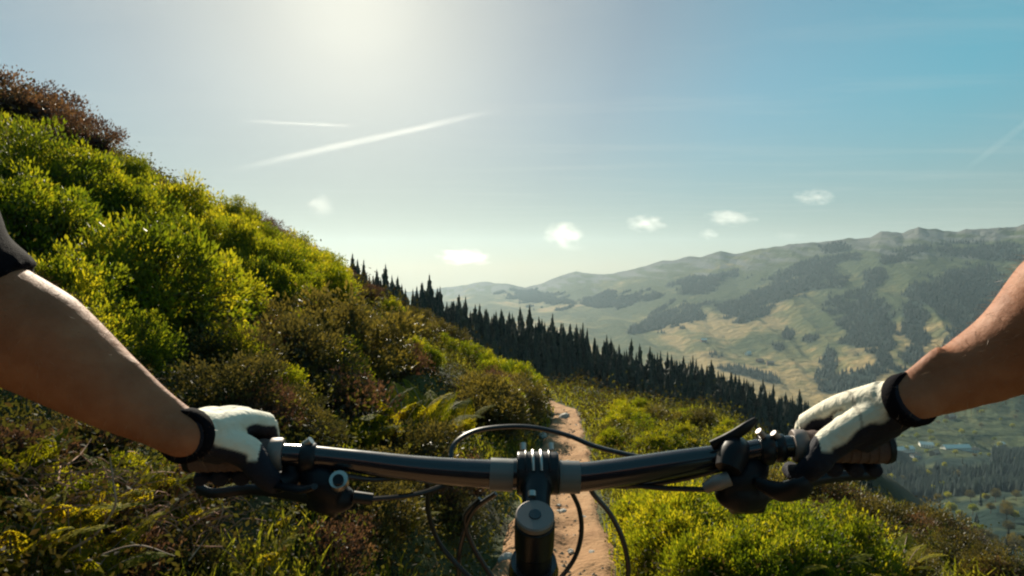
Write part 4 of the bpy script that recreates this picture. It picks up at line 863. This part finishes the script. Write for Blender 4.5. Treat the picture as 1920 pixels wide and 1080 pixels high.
# ------------------------------------------------------------------ clouds and vapour trails, far beyond the haze
def vol_mat(name, dens, nscale, thr, cyl=False, aniso=.55, amp=1.5):
    m, t = mat_new(name); l = t.links.new; tcx = N(t, 'ShaderNodeTexCoord')
    vm = N(t, 'ShaderNodeVectorMath', operation='LENGTH')
    if cyl:
        mv = N(t, 'ShaderNodeVectorMath', operation='MULTIPLY'); l(tcx.outputs['Object'], mv.inputs[0]); mv.inputs[1].default_value = (1, 1, 0); l(mv.outputs[0], vm.inputs[0])
    else: l(tcx.outputs['Object'], vm.inputs[0])
    mp_ = N(t, 'ShaderNodeMapping'); l(tcx.outputs['Object'], mp_.inputs[0]); oi = N(t, 'ShaderNodeObjectInfo')
    sc_ = N(t, 'ShaderNodeVectorMath', operation='SCALE'); sc_.inputs[0].default_value = (37, 19, 53); l(oi.outputs['Random'], sc_.inputs['Scale']); l(sc_.outputs[0], mp_.inputs['Location'])
    n1 = N(t, 'ShaderNodeTexNoise', i_Scale=nscale, i_Detail=5.0, i_Roughness=.62); l(mp_.outputs[0], n1.inputs['Vector'])
    a = N(t, 'ShaderNodeMath', operation='SUBTRACT'); a.inputs[0].default_value = 1; l(vm.outputs['Value'], a.inputs[1])
    c_ = N(t, 'ShaderNodeMath', operation='MULTIPLY_ADD'); l(n1.outputs[0], c_.inputs[0]); c_.inputs[1].default_value = amp; c_.inputs[2].default_value = -.5 * amp - thr
    d = N(t, 'ShaderNodeMath', operation='ADD'); l(a.outputs[0], d.inputs[0]); l(c_.outputs[0], d.inputs[1])
    e = N(t, 'ShaderNodeMath', operation='MULTIPLY'); l(d.outputs[0], e.inputs[0]); e.inputs[1].default_value = 2.2 * dens
    f_ = N(t, 'ShaderNodeMath', operation='MAXIMUM'); l(e.outputs[0], f_.inputs[0]); f_.inputs[1].default_value = 0
    pv = N(t, 'ShaderNodeVolumePrincipled'); pv.inputs['Color'].default_value = (.99, .98, .95, 1); pv.inputs['Anisotropy'].default_value = aniso; 
    if cyl:
        sx = N(t, 'ShaderNodeSeparateXYZ'); l(tcx.outputs['Object'], sx.inputs[0]); ab = N(t, 'ShaderNodeMath', operation='ABSOLUTE'); l(sx.outputs[2], ab.inputs[0])
        fd = N(t, 'ShaderNodeMapRange', interpolation_type='SMOOTHSTEP'); l(ab.outputs[0], fd.inputs[0]); fd.inputs[1].default_value = .35; fd.inputs[2].default_value = 1; fd.inputs[3].default_value = 1; fd.inputs[4].default_value = 0
        ml = N(t, 'ShaderNodeMath', operation='MULTIPLY'); l(f_.outputs[0], ml.inputs[0]); l(fd.outputs[0], ml.inputs[1]); f_ = ml
    l(f_.outputs[0], pv.inputs['Density'])
    o = N(t, 'ShaderNodeOutputMaterial'); l(pv.outputs[0], o.inputs['Volume']); return m
M['cloud'] = vol_mat('cloud_vapour', .0008, 2.2, .14, False, .7, 3.2); M['wisp'] = vol_mat('wisp_vapour', .00016, 1.8, .05, False, .7, 2.2); M['contrail'] = vol_mat('contrail_vapour', .00019, .9, .0, True, .7, 1.6)
g = Geo(); ellipsoid(g, (0, 0, 0), (1, 1, 1), None, 24, 16); CLM = g.mesh('cloud', M['cloud']); CLW = g.mesh('cloud', M['wisp'])
g = Geo(); tube(g, [(0, 0, -1), (0, 0, 1)], 1, 16, 8); COM = g.mesh('contrail', M['contrail'])
CD = 13000
for px, py, wp, hp, me, lb in [(870, 482, 100, 32, CLM, 'largest small white cloud, lowest over the valley head'), (1058, 440, 78, 44, CLM, 'puffy white cloud above the far peak'), (1068, 464, 60, 16, CLW, 'faint cloud shred just under the puffy cloud'), (1212, 419, 74, 32, CLM, 'small white cloud third from the valley head'),
                               (1370, 409, 92, 30, CLM, 'flat white cloud above the middle of the far ridge'), (1330, 439, 42, 20, CLM, 'tiny cloud below the flat white cloud'), (1527, 370, 72, 30, CLM, 'highest and rightmost of the small white clouds'), (602, 386, 50, 40, CLW, 'faint round cloud over the crest spruces'), (1480, 442, 60, 18, CLW, 'thin pale shred close over the far ridge')]:
    o = link('cloud', me, None, P(px, py, CD)); k = CD / F / 2; o.scale = (wp * k * 1.15, wp * k * .6, hp * k * 1.15); o.rotation_euler = (0, .06, 0); tag(o, lb, 'cloud', 'small clouds over the mountains')
for a, b2, rad, lb in [((405, 326), (960, 200), 105, 'long white vapour trail rising across the sky under the sun'), ((440, 226), (680, 237), 62, 'short faint vapour trail above the long one'), ((1800, 325), (1990, 180), 120, 'broad faint vapour trail at the picture edge above the ridge')]:
    A = P(*a, 15000); B = P(*b2, 15500); o = link('contrail', COM, None, (A + B) / 2); o.scale = (rad, rad, (B - A).length / 2); o.rotation_euler = (B - A).to_track_quat('Z', 'Y').to_euler(); tag(o, lb, 'vapour trail', 'vapour trails')

REG += TREES; finish_labels()

# ------------------------------------------------------------------ haze
hz = Geo(); boxg(hz, (-500, 4200, -20), (17000, 10400, 940))
m, t = mat_new('haze_air'); pv = N(t, 'ShaderNodeVolumePrincipled'); pv.inputs['Color'].default_value = (.66, .88, 1.0, 1); pv.inputs['Density'].default_value = .000042; pv.inputs['Anisotropy'].default_value = .35
o_ = N(t, 'ShaderNodeOutputMaterial'); t.links.new(pv.outputs[0], o_.inputs['Volume'])
tag(hz.obj('haze', m, None, False), 'pale blue mountain haze', 'haze', None, 'stuff')
